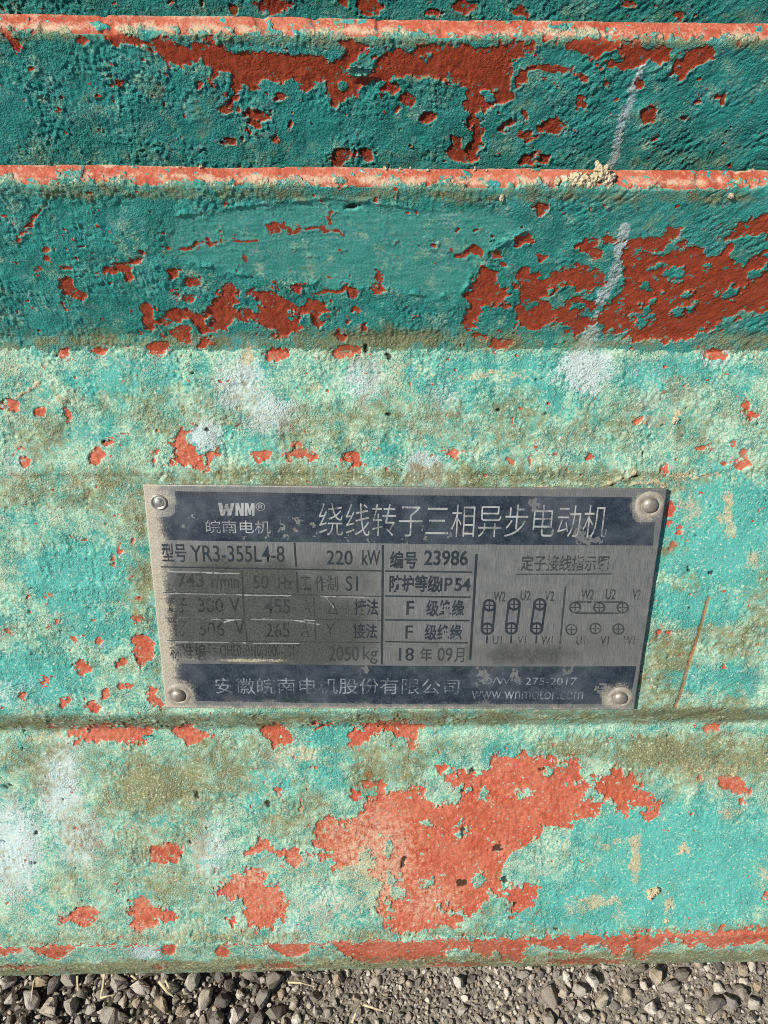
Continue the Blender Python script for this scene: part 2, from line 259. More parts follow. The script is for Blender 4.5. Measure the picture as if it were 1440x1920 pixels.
def weathered(name, sec, xr, xo, step, style, mat, parent, vis):
    """a long casting of constant section, its surface relief, chipped paint and stains worked into the mesh"""
    # rows
    q = np.stack([np.zeros(len(sec)), sec[:, 0], sec[:, 1]], 1)
    _, pyc, dep = project(q)
    s = np.concatenate([[0], np.cumsum(np.linalg.norm(np.diff(sec, axis=0), axis=1))])
    tg = np.gradient(sec, axis=0); tg /= np.linalg.norm(tg, axis=1)[:, None] + 1e-12
    nrm = np.stack([tg[:, 1], -tg[:, 0]], 1)              # path runs down-slope towards the viewer
    rows = [0]
    for i in range(1, len(sec)):
        j = rows[-1]; ds = s[i] - s[j]
        visible = vis[0] <= s[i] <= vis[1]
        if (visible and (abs(pyc[i] - pyc[j]) >= step or ds > 0.0006)) or ds > 0.006 or i == len(sec) - 1: rows.append(i)
    rows = np.array(rows)
    dx = float(np.mean(dep[(s >= vis[0]) & (s <= vis[1])])) * step / F_PX
    xs = np.concatenate([np.arange(-xo, -xr, 0.0025), np.arange(-xr, xr, dx), np.arange(xr, xo + 1e-6, 0.0025)])
    R, C = len(rows), len(xs)
    S = np.repeat(s[rows], C) * 1000.0; X = np.tile(xs, R) * 1000.0
    base = np.stack([np.tile(xs, R), np.repeat(sec[rows, 0], C), np.repeat(sec[rows, 1], C)], 1)
    N3 = np.stack([np.zeros(R * C), np.repeat(nrm[rows, 0], C), np.repeat(nrm[rows, 1], C)], 1)
    px, py, _ = project(base)
    pc = np.repeat(pyc[rows], C)
    hid = (np.repeat(s[rows], C) < vis[0]) | (np.repeat(s[rows], C) > vis[1])
    deck = style['deck']; sd0 = style['seed']
    # --- chipped paint
    rag = style.get('rag', 1.0)
    n1 = fbm(X, S, 5.0, 3, 11 + sd0); n2 = fbm(X, S, 5.0, 3, 23 + sd0); n3 = fbm(X, S, 1.6, 3, 31 + sd0)
    wx, wy = px + 13 * n1 * rag, py + 13 * n2 * rag
    n4 = fbm(X, S, 3.0, 5, 35 + sd0, .62)
    f = union(wx, wy, CHIPS_SMALL) + 7.0 * n3 * rag
    fb = np.minimum(union(wx, wy, CHIPS_BIG), 16 + 10 * n1)
    fb = np.minimum(fb, -union(wx, wy, HOLES, low=-24.0))
    f = np.maximum(f, fb + ((24.0 if deck else 19.0) * n4 + 5 * n3) * min(1, rag * 1.0))
    spk = fbm(X, S, 7.0, 2, 41 + sd0) * 0.55 + fbm(X, S, 2.2, 2, 43 + sd0)
    sp = (spk - style.get('speck', 0.62)) * 22
    f = np.maximum(f, np.minimum(sp, 5))
    tip = style.get('tip')
    if tip:
        # rounded upper edge worn to the primer
        t = np.where(pc < tip[1], 1, 0) * np.where(np.repeat(s[rows], C) >= vis[0] - 0.004, 1, 0)
        tt = (tip[1] - pc) / (tip[1] - tip[0])
        f2 = (16 * tt - 4 + 14 * fbm(X, S, 9.0, 4, 51 + sd0) + 15 * fbm(X, S * .4, 34.0, 3, 53 + sd0) + 8 * n3)
        f = np.where(t > 0, np.maximum(f, np.where(hid, 6, f2)), f)
        dent = ss(.18, .5, fbm(X, S * .5, 7.0, 3, 59 + sd0)) * t
        # flakes of paint still on the edge
        f = np.where((t > 0) & (fbm(X, S * 2, 8.0, 3, 57 + sd0) > 0.36), -4, f)
    # --- stains
    mid = fbm(X, S, 14.0, 4, 61 + sd0); fine = fbm(X, S, 2.6, 4, 67 + sd0)
    dx_, dy_ = px + 18 * n1 + 9 * n3, py + 18 * n2 + 9 * n3
    clean = blobs(dx_, dy_, CLEAN) if deck else np.zeros(px.shape)
    dirt = 1.15 * blobs(dx_, dy_, DIRT) + (0.30 if deck else 0.02)
    dirt = dirt + 0.70 * mid + 0.85 * fine * (1.0 if deck else 0.8)
    for (c, wd, st) in style.get('bands', []):
        dirt = dirt + st * np.exp(-((pc - c + 6 * n1) / wd) ** 2) * (0.75 + 0.6 * n2)
    dirt = dirt - 0.55 * clean
    chalk = blobs(dx_, dy_, CHALK)
    cl = union(wx * 0.5 + px * 0.5, wy * 0.5 + py * 0.5, CHALK_LINE)
    chalk = np.maximum(chalk, ss(-3, 3, cl + 8 * n3) * (0.8 if not deck else .6))
    chalk = np.where(chalk > 0.05, chalk + 0.45 * fine + 0.2 * mid, 0)
    dust = 1.25 * blobs(dx_, dy_, DUST) + 0.15 * mid + 0.35 * fine - (0.05 if deck else 0.15)
    for (c, wd, st) in style.get('dustbands', []):
        dust = dust + st * np.exp(-((pc - c + 5 * n1) / wd) ** 2) * (0.7 + 0.9 * n2)
    if tip: dust = dust + np.where(pc < tip[1], .55 * fbm(X, S, 22.0, 3, 109 + sd0), 0)
    fade = (0.63 if deck else 0.14) + 0.50 * fbm(X, S, 11.0, 4, 73 + sd0) + 0.50 * fbm(X, S, 4.0, 3, 71 + sd0) - 0.85 * clean
    bright = (0.55 + 0.6 * clean + .5 * fbm(X, S, 16.0, 3, 75 + sd0)) if deck else (0.08 + .55 * ss(-14, 14, union(wx, wy, SMOOTH, pad=30, low=-30)) + .25 * fbm(X, S, 9.0, 3, 75 + sd0))
    # --- relief (mm)
    smo = np.clip(ss(-14, 14, union(wx, wy, SMOOTH, pad=30, low=-30)) if not deck else 0, 0, 1)
    smo = np.maximum(smo, blobs(px, py, SMOOTH_SOFT)) if deck else smo
    A = 1 - 0.82 * smo
    if deck:
        r1 = fbm(X, S, 2.6, 3, 81 + sd0, .65); r2 = fbm(X, S, 1.3, 2, 83 + sd0, .75)
        var = 0.18 + 1.1 * ss(-.30, .55, fbm(X, S, 12.0, 2, 88 + sd0))
        rel = (0.42 * r1 + 0.42 * r2) * var + 0.45 * fbm(X, S, 9.0, 2, 87 + sd0)
        rel = rel + 0.55 * np.abs(fbm(X, S, 2.4, 2, 89 + sd0)) * var
        relc = 0.30 * fbm(X, S, 2.0, 3, 91 + sd0, .6) + 0.28 * r2
    else:
        # crinkled thick coat; towards the right it runs in slanting strokes
        ca, sa = math.cos(math.radians(38)), math.sin(math.radians(38))
        U = X * ca - S * sa; W = X * sa + S * ca
        w1 = fbm(X, S, 2.2, 2, 95 + sd0)
        var = 0.28 + 1.0 * ss(-.35, .5, fbm(X, S, 14.0, 3, 97 + sd0))
        cr = np.abs(fbm(X + 1.2 * w1, S * 0.8 + 1.2 * n1, 2.2, 3, 81 + sd0, .6)) * 1.3 - 0.25
        r2 = fbm(X, S * 0.8, 1.1, 2, 83 + sd0, .7)
        strk = fbm(U / 3.0 + .8 * w1, W * 1.2 + .5 * n1, 1.5, 3, 85 + sd0, .65)
        k = ss(850, 1150, px + 120 * mid)
        rel = var * ((1 - k) * (0.42 * cr + 0.27 * r2) + k * (0.34 * strk + 0.12 * cr + 0.17 * r2)) + 0.3 * fbm(X, S, 8.0, 2, 87 + sd0)
        relc = (1 - k) * (0.20 * fbm(X * 1.6, S, 1.8, 3, 91 + sd0, .6)) + k * 0.17 * strk + 0.09 * r2
    brush = fbm(X / 9.0, S * 1.1 + .05 * X, 1.3, 3, 99 + sd0, .7)
    rel = rel * A * style.get('amp', 1.0) + .09 * smo * brush + .30 * fbm(X, S, 45.0, 2, 105 + sd0)
    ch = ss(-1.2, 1.2, f)
    curl = np.exp(-((f + 2.6) / 2.0) ** 2) * (0.10 + 0.45 * np.clip(n1 * 1.5 + .25, 0, 1))
    kt = 0.65 if deck else 0.45
    h = (1 - ch) * (rel + (0.14 + curl) * kt) + ch * (relc * style.get('amp', 1.0) * (1 if deck else .7) - 0.10 * kt)
    rough = A * (1 - .65 * ch) * (.35 + .95 * ss(-.4, .5, fbm(X, S, 10.0, 2, 107 + sd0)))
    # ridges of peeled paint round the smooth coat on the third fin
    if not deck:
        e = union(wx, wy, SMOOTH, pad=30, low=-30)
        rid = np.exp(-((e + 1.5 + 6 * n1) / 3.0) ** 2) * np.clip(0.2 + 2.2 * n2, 0, 1)
        h = h + 0.55 * rid * (1 - ch)
    if tip: h = h - .7 * dent + np.where(t > 0, .45 * fbm(X, S * .3, 20.0, 3, 111 + sd0), 0)
    pit = ss(-1.5, 3.0, union(px + 5 * n1, py + 5 * n2, PITS) + 7 * n3 - 1)
    if deck:
        tp = ss(0.66, 0.74, fbm(X, S, 1.7, 1, 101 + sd0)) * ss(0.0, .25, fbm(X, S, 24.0, 2, 103 + sd0) + .05)
        pit = np.maximum(pit, tp * 0.75)
    h = h - 0.75 * pit
    if deck:   # machined flat below the plate: keep it under the sheet metal
        (x0, y0), (x1, y1) = (255, 905), (1250, 1338)
        ins = ss(-6, 14, np.minimum(np.minimum(px - x0 - (py - y0) * .11, x1 - px - (py - y0) * .15), np.minimum(py - y0, y1 - py)))
        h = h * (1 - 0.75 * ins) - 0.25 * ins
    rust = np.zeros(px.shape)
    if deck:
        rust = ss(-2.2, 1.5, union(px + 4 * n3, py, RUST) + 2.5 * n3)
        h = h - 0.35 * ss(-1.5, 1.5, union(px + 3 * n3, py, RUST[:1]))
        for pts_, wd_, hh in RIDGES:
            rg = ss(-wd_, wd_, union(px + 7 * n1 + 5 * n3, py + 7 * n2 + 5 * n3, [(pts_, wd_)])) * np.clip(.75 + 1.2 * n3, 0, 1.4)
            h = h + hh * rg; dust = dust + 1.3 * rg; dirt = dirt - .6 * rg
    h = np.where(hid, np.clip(h, -.2, .2), h)
    V = base + N3 * (h * 0.001)[:, None]
    me = np_mesh(name, V, grid_faces(R, C))
    for nm, a in (('chip', f / 6.0), ('dirt', dirt), ('chalk', chalk), ('dust', dust), ('fade', fade), ('pit', pit), ('bright', bright), ('rust', rust), ('rough', rough), ('deck', np.full(px.shape, 1.0 if deck else 0.0) if not tip else np.where((pc < tip[1]), 1.0, 0.0))):
        set_attr(me, nm, np.clip(a, -3, 3))
    return new_obj(name, me, mat, parent)

# ------------------------------------------------------------------ node helpers
class NT:
    def __init__(s, name):
        s.m = bpy.data.materials.new(name); s.m.use_nodes = True
        s.t = s.m.node_tree; s.b = s.t.nodes['Principled BSDF']
    def n(s, typ, **kw):
        o = s.t.nodes.new(typ)
        for k, v in kw.items(): setattr(o, k, v)
        return o
    def l(s, a, b): s.t.links.new(a, b)
    def put(s, sock, v):
        if hasattr(v, 'is_output') or hasattr(v, 'links'): s.l(v, sock)
        else: sock.default_value = v
    def attr(s, name): return s.n('ShaderNodeAttribute', attribute_name=name).outputs['Fac']
    def math(s, op, a, b=0.0, clamp=False):
        o = s.n('ShaderNodeMath', operation=op, use_clamp=clamp); s.put(o.inputs[0], a); s.put(o.inputs[1], b); return o.outputs[0]
    def rng(s, v, a, b, c=0.0, d=1.0, smooth=True):
        o = s.n('ShaderNodeMapRange', interpolation_type='SMOOTHSTEP' if smooth else 'LINEAR')
        s.put(o.inputs['Value'], v)
        for k, x in zip(('From Min', 'From Max', 'To Min', 'To Max'), (a, b, c, d)): s.put(o.inputs[k], x)
        return o.outputs['Result']
    def mix(s, f, a, b, blend='MIX'):
        o = s.n('ShaderNodeMix', data_type='RGBA', blend_type=blend)
        s.put(o.inputs[0], f)
        for sk, v in ((o.inputs[6], a), (o.inputs[7], b)):
            if isinstance(v, tuple): sk.default_value = (*v, 1)
            else: s.l(v, sk)
        return o.outputs[2]
    def coord(s, scale=(1, 1, 1), kind='Object'):
        tc = s.n('ShaderNodeTexCoord'); mp = s.n('ShaderNodeMapping'); s.l(tc.outputs[kind], mp.inputs['Vector']); mp.inputs['Scale'].default_value = scale
        return mp.outputs['Vector']
    def noise(s, scale, detail=2.0, rough=0.55, vec=None, dist=0.0):
        o = s.n('ShaderNodeTexNoise'); o.inputs['Scale'].default_value = scale; o.inputs['Detail'].default_value = detail
        o.inputs['Roughness'].default_value = rough; o.inputs['Distortion'].default_value = dist
        if vec is not None: s.l(vec, o.inputs['Vector'])
        return o.outputs['Fac']
    def bump(s, h, dist, strength=1.0):
        o = s.n('ShaderNodeBump'); o.inputs['Strength'].default_value = strength; o.inputs['Distance'].default_value = dist
        s.l(h, o.inputs['Height']); s.l(o.outputs['Normal'], s.b.inputs['Normal']); return o

def paint_material():
    k = NT('weathered_teal_paint'); co = k.coord()
    nf = k.noise(1700, 3, .65, co); nm = k.noise(420, 3, .6, co); ng = k.noise(3800, 2, .6, co); nl = k.noise(60, 3, .6, co)
    fine = k.math('SUBTRACT', nf, .5); med = k.math('SUBTRACT', nm, .5)
    def field(name, kf, km):
        a = k.math('ADD', k.attr(name), k.math('MULTIPLY', fine, kf)); return k.math('ADD', a, k.math('MULTIPLY', med, km))
    teal = k.mix(k.rng(nm, .3, .7), (.020, .235, .200), (.050, .335, .295))
    teal = k.mix(k.rng(nl, .35, .7, 0, .8), teal, (.040, .33, .315))
    teal = k.mix(k.rng(field('bright', .5, .5), .1, 1.0, 0, 1), teal, k.mix(k.rng(nf, .3, .7), (.060, .352, .300), (.122, .442, .380)))
    mint = k.mix(k.rng(nf, .32, .68), (.24, .46, .335), (.52, .645, .475))
    c = k.mix(k.rng(field('fade', 1.3, .8), .15, 1.0), teal, mint)
    blue = k.mix(k.rng(ng, .3, .7), (.40, .53, .535), (.64, .715, .71))
    c = k.mix(k.rng(field('chalk', 1.5, .7), .25, .85, 0, .9), c, blue)
    olive = k.mix(k.rng(nf, .32, .68), (.070, .070, .024), (.27, .245, .11))
    olive = k.mix(k.rng(nl, .45, .7, 0, .6), olive, (.17, .125, .055))
    c = k.mix(k.rng(field('dirt', 1.25, .8), .30, 1.35, 0, .85), c, olive)
    c = k.mix(k.rng(field('dirt', .5, .4), .05, 1.0, 0, .16), c, (.42, .40, .19))
    tan = k.mix(k.rng(nf, .3, .7), (.36, .28, .15), (.62, .54, .35))
    c = k.mix(k.rng(field('dust', 1.4, .8), .30, .95, 0, .88), c, tan)
    ns = k.noise(1050, 2, .6, co, .4); ns2 = k.noise(1250, 2, .55, k.coord((1.03, .97, 1.1)), .4)
    dk_ = k.rng(k.attr('deck'), 0, 1, .0, 1.0); amt = k.rng(k.attr('deck'), .0, 1, .12, 1.0)
    c = k.mix(k.math('MULTIPLY', k.rng(ns, .58, .70, 0, .75), amt), c, (.60, .64, .49))
    c = k.mix(k.math('MULTIPLY', k.rng(ns2, .60, .70, 0, .62), amt), c, (.070, .085, .045))
    c = k.mix(k.rng(field('rust', 1.3, .9), .3, .95, 0, .85), c, k.mix(k.rng(nf, .35, .65), (.17, .075, .025), (.42, .20, .08)))
    # primer under the paint
    red = k.mix(k.rng(nm, .3, .7), (.31, .045, .018), (.45, .078, .034))
    pal = k.mix(k.rng(nf, .4, .72), (.44, .092, .046), (.56, .195, .12))
    pal = k.mix(k.rng(nl, .35, .7, 0, .6), pal, (.51, .165, .098))
    pal = k.mix(k.rng(ns, .60, .72, 0, .5), pal, (.62, .47, .34))
    red = k.mix(k.math('MULTIPLY', dk_, k.rng(k.math('ADD', nl, med), .30, .62, .45, 1)), red, pal)
    red = k.mix(k.rng(ns2, .60, .72, 0, .45), red, (.20, .055, .028))
    red = k.mix(k.math('MULTIPLY', k.rng(field('dust', 1.6, 1.1), .22, 1.1, 0, .80), dk_), red, (.60, .45, .31))
    red = k.mix(k.rng(field('dirt', 1.6, 1.0), .55, 1.6, 0, .7), red, (.14, .105, .05))
    chipa = k.attr('chip')
    isl = k.math('MULTIPLY', k.rng(k.noise(520, 3, .6, co, .5), .60, .67, 0, 4.6), k.rng(chipa, .0, 3.0, 1.0, .62))
    nick = k.math('MULTIPLY', k.rng(k.noise(470, 3, .6, k.coord((.97, 1.05, 1.02)), .5), .60, .68, 0, 2.6), k.rng(chipa, -2.0, -.1, 0, 1.0))
    chipf = k.math('ADD', chipa, k.math('MULTIPLY', fine, .75))
    chipf = k.math('ADD', k.math('SUBTRACT', chipf, k.math('MULTIPLY', isl, k.rng(chipa, -.1, .3))), nick)
    edge = k.math('MULTIPLY', k.rng(chipf, -.55, -.15), k.rng(chipf, .0, .12, 1, 0))
    c = k.mix(k.math('MULTIPLY', edge, k.rng(nl, .4, .65, .0, .35)), c, (.50, .50, .36))
    cf = k.rng(chipf, -.06, .06)
    c = k.mix(cf, c, red)
    c = k.mix(k.rng(field('pit', .6, .4), .35, .9, 0, .9), c, (.028, .025, .016))
    k.l(c, k.b.inputs['Base Color'])
    k.l(k.rng(nf, .2, .8, .62, .95), k.b.inputs['Roughness'])
    k.b.inputs['Specular IOR Level'].default_value = .28
    hgt = k.math('MULTIPLY', k.math('ADD', nf, k.math('MULTIPLY', ng, .22)), k.math('MAXIMUM', k.attr('rough'), .08))
    k.bump(hgt, .0009, .85)
    return k.m

M_PAINT = paint_material()

# ------------------------------------------------------------------ motor section
PLATE_E = PITCH - 20
p_plate = C2 + ray2(912) * 0.228
p_pad0 = hit(p_plate, PLATE_E, 888)
p_base = hit(p_pad0, PLATE_E + 3, 643)
p_step0 = hit(p_plate, PLATE_E, 1334)
p_step1 = hit(p_step0, 6, 1361)
p_dip = hit(p_step1, 46, 1440)
p_lip = hit(p_dip, 48, 1766)
p_lip1 = hit(p_lip, 25, 1806)
p_lip2 = hit(p_lip1, 12, 1817)
RIS = 2.0
tip2b = hit(p_base, RIS, 351); tip2m = hit(tip2b, 45, 340); tip2t = hit(tip2m, 72, 311)
tip1b = hit(tip2b, 58, 72); tip1m = hit(tip1b, 45, 62); tip1t = hit(tip1m, 72, 31)
off = tip1b - tip2b
tip0b, tip0m, tip0t = tip1b + off, tip1m + off, tip1t + off

motor = bpy.data.objects.new('electric_motor', None); COL.objects.link(motor)
motor['label'] = 'large electric motor in chipped teal paint with cooling fins and a metal rating plate'
motor['category'] = 'electric motor'

XO = 0.34
def fin(tb, tm, tt, foot, seed, tip, bands, dustbands, vis_cut, xr=.103):
    back = tt + np.array([0.0012, -0.004]); fl = foot[0] if isinstance(foot, list) else foot
    backb = np.array([fl[0] + 0.0085, fl[1] - 0.012])
    sec = section([backb, back, tt, tm, tb] + (list(foot) if isinstance(foot, list) else [foot]), 0.55)
    d = np.linalg.norm(sec - tt, axis=1); i = int(d.argmin())
    s = np.concatenate([[0], np.cumsum(np.linalg.norm(np.diff(sec, axis=0), axis=1))])
    return weathered('cooling_fin', sec, xr, XO, 1.85, dict(deck=False, seed=seed, tip=tip, bands=bands, dustbands=dustbands, speck=.64), M_PAINT, motor,
                     (s[i] - 0.0012, min(s[-1], s[i] + vis_cut)))
foot2 = p_base + np.array([0.0, -0.003])
dk45 = tdir(PLATE_E + 3); nk45 = np.array([-math.cos(math.radians(PLATE_E + 3)), math.sin(math.radians(PLATE_E + 3))])
fin(tip2b, tip2m, tip2t, [p_base + np.array([0, .0030]), p_base + dk45 * .0015 + nk45 * .0003, p_base + dk45 * .0036 - nk45 * .0004, p_base + dk45 * .005 - nk45 * .0022], 1, (311, 352), [(366, 14, 1.0), (638, 16, .95), (655, 12, .5), (618, 16, .3), (346, 9, .7)], [(338, 11, 1.0), (313, 4, 1.1), (326, 14, .25)], 0.08, .119)
dirb = tip2b - foot2
fin(tip1b, tip1m, tip1t, tip1b - dirb - np.array([0, .006]), 2, (31, 70), [(78, 13, .95), (300, 22, .35), (66, 8, .7)], [(58, 11, 1.0), (34, 4, .8), (45, 14, .25)], 0.043)
fin(tip0b, tip0m, tip0t, tip0b - dirb - np.array([0, .006]), 3, (-260, -226), [(20, 10, .3)], [], 0.05)

# housing deck: under the fins, plate pad, step and lower deck
up_dir = -tdir(58)
sec = section([p_base + up_dir * 0.14 + np.array([0, -.004]), p_base + up_dir * 0.004 + np.array([0, -.001]), p_base, p_pad0 + np.array([0, 0.0003]), p_pad0 - np.array([0, .0004]), p_step0, p_step1, p_dip, p_lip], 0.5)
s_ = np.concatenate([[0], np.cumsum(np.linalg.norm(np.diff(sec, axis=0), axis=1))])
i0 = int(np.linalg.norm(sec - p_base, axis=1).argmin())
weathered('housing', sec, 0.160, XO, 1.85, dict(deck=True, seed=5, speck=.70, amp=1.0,
          bands=[(648, 8, .4), (892, 12, .12), (1349, 13, 1.15), (1752, 12, .75), (1372, 8, -.35)],
          dustbands=[(1337, 4, .35), (1760, 6, .4)]), M_PAINT, motor, (s_[i0] - .002, 9))
# edge flange, its underside turned back under the housing
und = p_lip2 + np.array([0.03, -0.006])
sec = section([p_lip + np.array([0.012, 0.0045]), p_lip + np.array([0.0002, 0.0006]), p_lip1, p_lip2, und], 0.45)
weathered('edge_flange', sec, 0.163, XO, 1.85, dict(deck=True, seed=8, speck=.66, rag=.6, amp=.8,
          bands=[(1801, 9, 1.35), (1813, 8, 1.0)], dustbands=[(1767, 3, .5), (1809, 3, .5)]), M_PAINT, motor, (0.011, 0.045))

def prism_x(name, poly, x0, x1, mat, parent, bevel=0.0):
    """closed prism of a (y, z) outline along x"""
    n = len(poly); V = [(x0, y, z) for y, z in poly] + [(x1, y, z) for y, z in poly]
    Fc = [tuple(range(n))[::-1], tuple(range(n, 2 * n))] + [(i, (i + 1) % n, n + (i + 1) % n, n + i) for i in range(n)]
    me = bpy.data.meshes.new(name); me.from_pydata(V, [], Fc); me.update()
    o = new_obj(name, me, mat, parent)
    return o
yl, zl = und
frame = prism_x('frame_body', [(yl - .002, zl + .004), (yl + .004, zl - .06), (yl + .004, 0.06), (yl + .34, 0.06), (yl + .34, .52), (p_base[0] + .13, p_base[1] + .045), (p_base[0] + .01, p_base[1] - .02), (p_step1[0] + .02, p_step1[1] - .012), (p_lip[0] + .03, p_lip[1] - .004)], -XO + .004, XO - .004, M_PAINT, motor)
for sx in (-1, 1):
    prism_x('foot', [(yl + .002, 0.066), (yl + .002, -0.012), (yl + .12, -0.012), (yl + .12, 0.066)], sx * .21 - .08, sx * .21 + .08, M_PAINT, motor)

# ------------------------------------------------------------------ rating plate
n2 = np.array([-math.cos(math.radians(PLATE_E)), math.sin(math.radians(PLATE_E))])
PN = np.array([0, n2[0], n2[1]]); PP = np.array([0, p_plate[0], p_plate[1]]) + PN * 0.0012
TL, TR, BR, BL = [at_plane(*c, PP, PN) for c in ((265, 911), (1247, 914), (1188, 1328), (311, 1330))]
PC = (TL + TR + BR + BL) / 4
PU = (TR - TL) / np.linalg.norm(TR - TL) + (BR - BL) / np.linalg.norm(BR - BL); PU -= PN * PU.dot(PN); PU /= np.linalg.norm(PU)
PV = np.cross(PN, PU)
PW = (np.linalg.norm(TR - TL) + np.linalg.norm(BR - BL)) / 2; PH = (np.linalg.norm(TL - BL) + np.linalg.norm(TR - BR)) / 2
print('plate mm', PW * 1000, PH * 1000, [((c - PC) @ PU * 1000, (c - PC) @ PV * 1000) for c in (TL, TR, BR, BL)])
# the sheet stands off a little more at the right, where it has sprung
TILT = math.atan2(0.0021, PW)
def uv(px, py):
    d = at_plane(px, py, PP, PN) - PC; return d @ PU, d @ PV
plate_mw = Matrix(((PU[0], PV[0], PN[0], PC[0]), (PU[1], PV[1], PN[1], PC[1]), (PU[2], PV[2], PN[2], PC[2]), (0, 0, 0, 1))) @ Matrix.Rotation(-TILT, 4, 'Y')
def bow(u, v): # slight bow of the sheet
    return 0.00050 * np.cos(np.pi * u / PW) * (v / PH + .5) + 0.00012 * np.sin(u * 60 + v * 35)

def plate_material():
    k = NT('worn_etched_sheet_metal'); co = k.coord()
    nf = k.noise(2200, 3, .6, co); nm = k.noise(260, 4, .6, co); nl = k.noise(45, 3, .6, co)
    br = k.noise(1, 3, .6, k.coord((5200, 180, 1)))
    ink = k.attr('ink'); grime_reflection = k.attr('grime_reflection'); dust = k.attr('dust'); scr = k.attr('scratch')
    metal = k.mix(k.rng(br, .3, .7), (.21, .215, .21), (.37, .37, .35))
    gr = k.math('ADD', grime_reflection, k.math('MULTIPLY', k.math('SUBTRACT', nm, .5), .9)); gr = k.math('ADD', gr, k.math('MULTIPLY', k.math('SUBTRACT', br, .5), .5))
    metal = k.mix(k.rng(gr, .0, 1.0, 0, .9), metal, k.mix(k.rng(nf, .3, .7), (.022, .026, .025), (.080, .085, .076)))
    nav = k.mix(k.rng(nm, .3, .7), (.010, .017, .030), (.030, .043, .062))
    nav = k.mix(k.rng(nf, .54, .78, 0, .5), nav, (.19, .21, .22))
    nav = k.mix(k.rng(nl, .42, .68, 0, .45), nav, (.12, .135, .145))
    nav = k.mix(k.rng(br, .60, .72, 0, .25), nav, (.22, .23, .23))
    ik = k.math('ADD', ink, k.math('MULTIPLY', k.math('SUBTRACT', nf, .5), .5)); ik = k.math('ADD', ik, k.math('MULTIPLY', k.math('SUBTRACT', nm, .5), .35))
    c = k.mix(k.rng(ik, .40, .62), metal, nav)
    ds = k.math('ADD', dust, k.math('MULTIPLY', k.math('SUBTRACT', nf, .5), .9)); ds = k.math('ADD', ds, k.math('MULTIPLY', k.math('SUBTRACT', nm, .5), .7))
    dsf = k.rng(ds, .15, 1.0, 0, .85)
    c = k.mix(dsf, c, k.mix(k.rng(nf, .3, .7), (.34, .30, .22), (.56, .51, .40)))
    c = k.mix(k.rng(scr, .4, .7, 0, .6), c, (.50, .50, .48))
    k.l(c, k.b.inputs['Base Color'])
    met = k.math('MULTIPLY', k.rng(ik, .40, .62, .75, .15), k.math('SUBTRACT', 1.0, dsf))
    met = k.math('MULTIPLY', met, k.rng(gr, 0, 1, 1, .35))
    k.l(met, k.b.inputs['Metallic'])
    k.l(k.rng(nm, .2, .8, .42, .62), k.b.inputs['Roughness'])
    k.bump(k.math('ADD', k.math('MULTIPLY', br, .5), nf), .00006, .6)
    return k.m
M_PLATE = plate_material()

nu, nv = 420, 210
us = np.linspace(-PW / 2, PW / 2, nu); vs = np.linspace(PH / 2, -PH / 2, nv)
Ug, Vg = np.meshgrid(us, vs); U1, V1 = Ug.ravel(), Vg.ravel()
Wp = PC + U1[:, None] * PU + V1[:, None] * PV
ppx, ppy, _ = project(Wp)
Xm, Ym = U1 * 1000, V1 * 1000
a1 = fbm(Xm, Ym, 8, 4, 201); a2 = fbm(Xm, Ym, 2.2, 3, 203); a3 = fbm(Xm, Ym, 20, 3, 207)
band = union(ppx, ppy, [[(277, 972), (318, 970), (327, 962), (327, 922), (760, 927), (1184, 930), (1184, 968), (1192, 976), (1226, 977), (1223, 1021), (760, 1019), (281, 1015)],
                        [(304, 1246), (760, 1248), (1192, 1246), (1183, 1296), (1150, 1285), (1128, 1300), (1128, 1318), (760, 1322), (365, 1318), (360, 1295), (335, 1286), (314, 1292)]], pad=30)
ink = ss(-1.5, 1.5, band) * (0.92 + .3 * a1)
worn = union(ppx + 16 * a2, ppy + 16 * fbm(Xm, Ym, 1.6, 3, 213), [(528, 990, 4, 9), (533, 1005, 6, 5), (556, 980, 4, 8), (562, 975, 9, 3), (553, 995, 3, 9), (588, 985, 6, 6), (590, 1005, 8, 4), (455, 1009, 6, 4), (500, 1008, 10, 3), (360, 972, 8, 4), (345, 987, 8, 2), (800, 1010, 7, 4), (868, 1000, 5, 5), (760, 1012, 8, 2), (905, 1262, 11, 10), (908, 1272, 6, 8), (965, 1262, 7, 9), (972, 1274, 6, 4), (1063, 1256, 8, 6), (683, 1256, 5, 6), (455, 1324, 10, 4), (1130, 1290, 10, 12), (842, 1006, 4, 4), (790, 993, 6, 3), (1105, 1012, 30, 6), (1085, 1000, 14, 12), (1000, 945, 12, 10), (650, 1012, 6, 3), (698, 1013, 9, 3), (895, 1275, 2, 16)])
ink = ink - 0.8 * ss(-1, 2, worn) - 0.30 * ss(.25, .6, fbm(Xm, Ym, 5, 4, 211)) * ss(1000, 1150, ppx) - .28 * ss(1295, 1322, ppy)
grime_reflection = blobs(ppx, ppy, [(450, 1145, 180, 100, 1.45), (560, 1185, 150, 75, 1.3), (620, 1090, 90, 60, .6), (680, 1150, 50, 60, .35), (980, 1225, 120, 24, .75), (800, 1220, 80, 40, .35), (440, 1060, 120, 40, .55), (1120, 1200, 80, 40, .35)]) + .35 * a1 + .12  # dark blobs: grime, plus dark reflections in the sheet painted into the colour
scrt = np.zeros(len(ppx))
for (x0, y0, x1, y1, wd) in ((300, 1073, 448, 1077, 1.0), (305, 1114, 545, 1118, 1.1), (460, 1162, 590, 1164, 1.0), (300, 1160, 450, 1163, .8), (540, 1163, 600, 1172, .7), (600, 1118, 690, 1120, .8), (300, 1205, 560, 1208, .7), (420, 1168, 440, 1163, 1.6), (612, 1122, 626, 1140, .6)):
    scrt = np.maximum(scrt, ss(-1, .6, line_sd(ppx, ppy, ([(x0, y0), (x1, y1)], wd)) + 1.2 * a2))
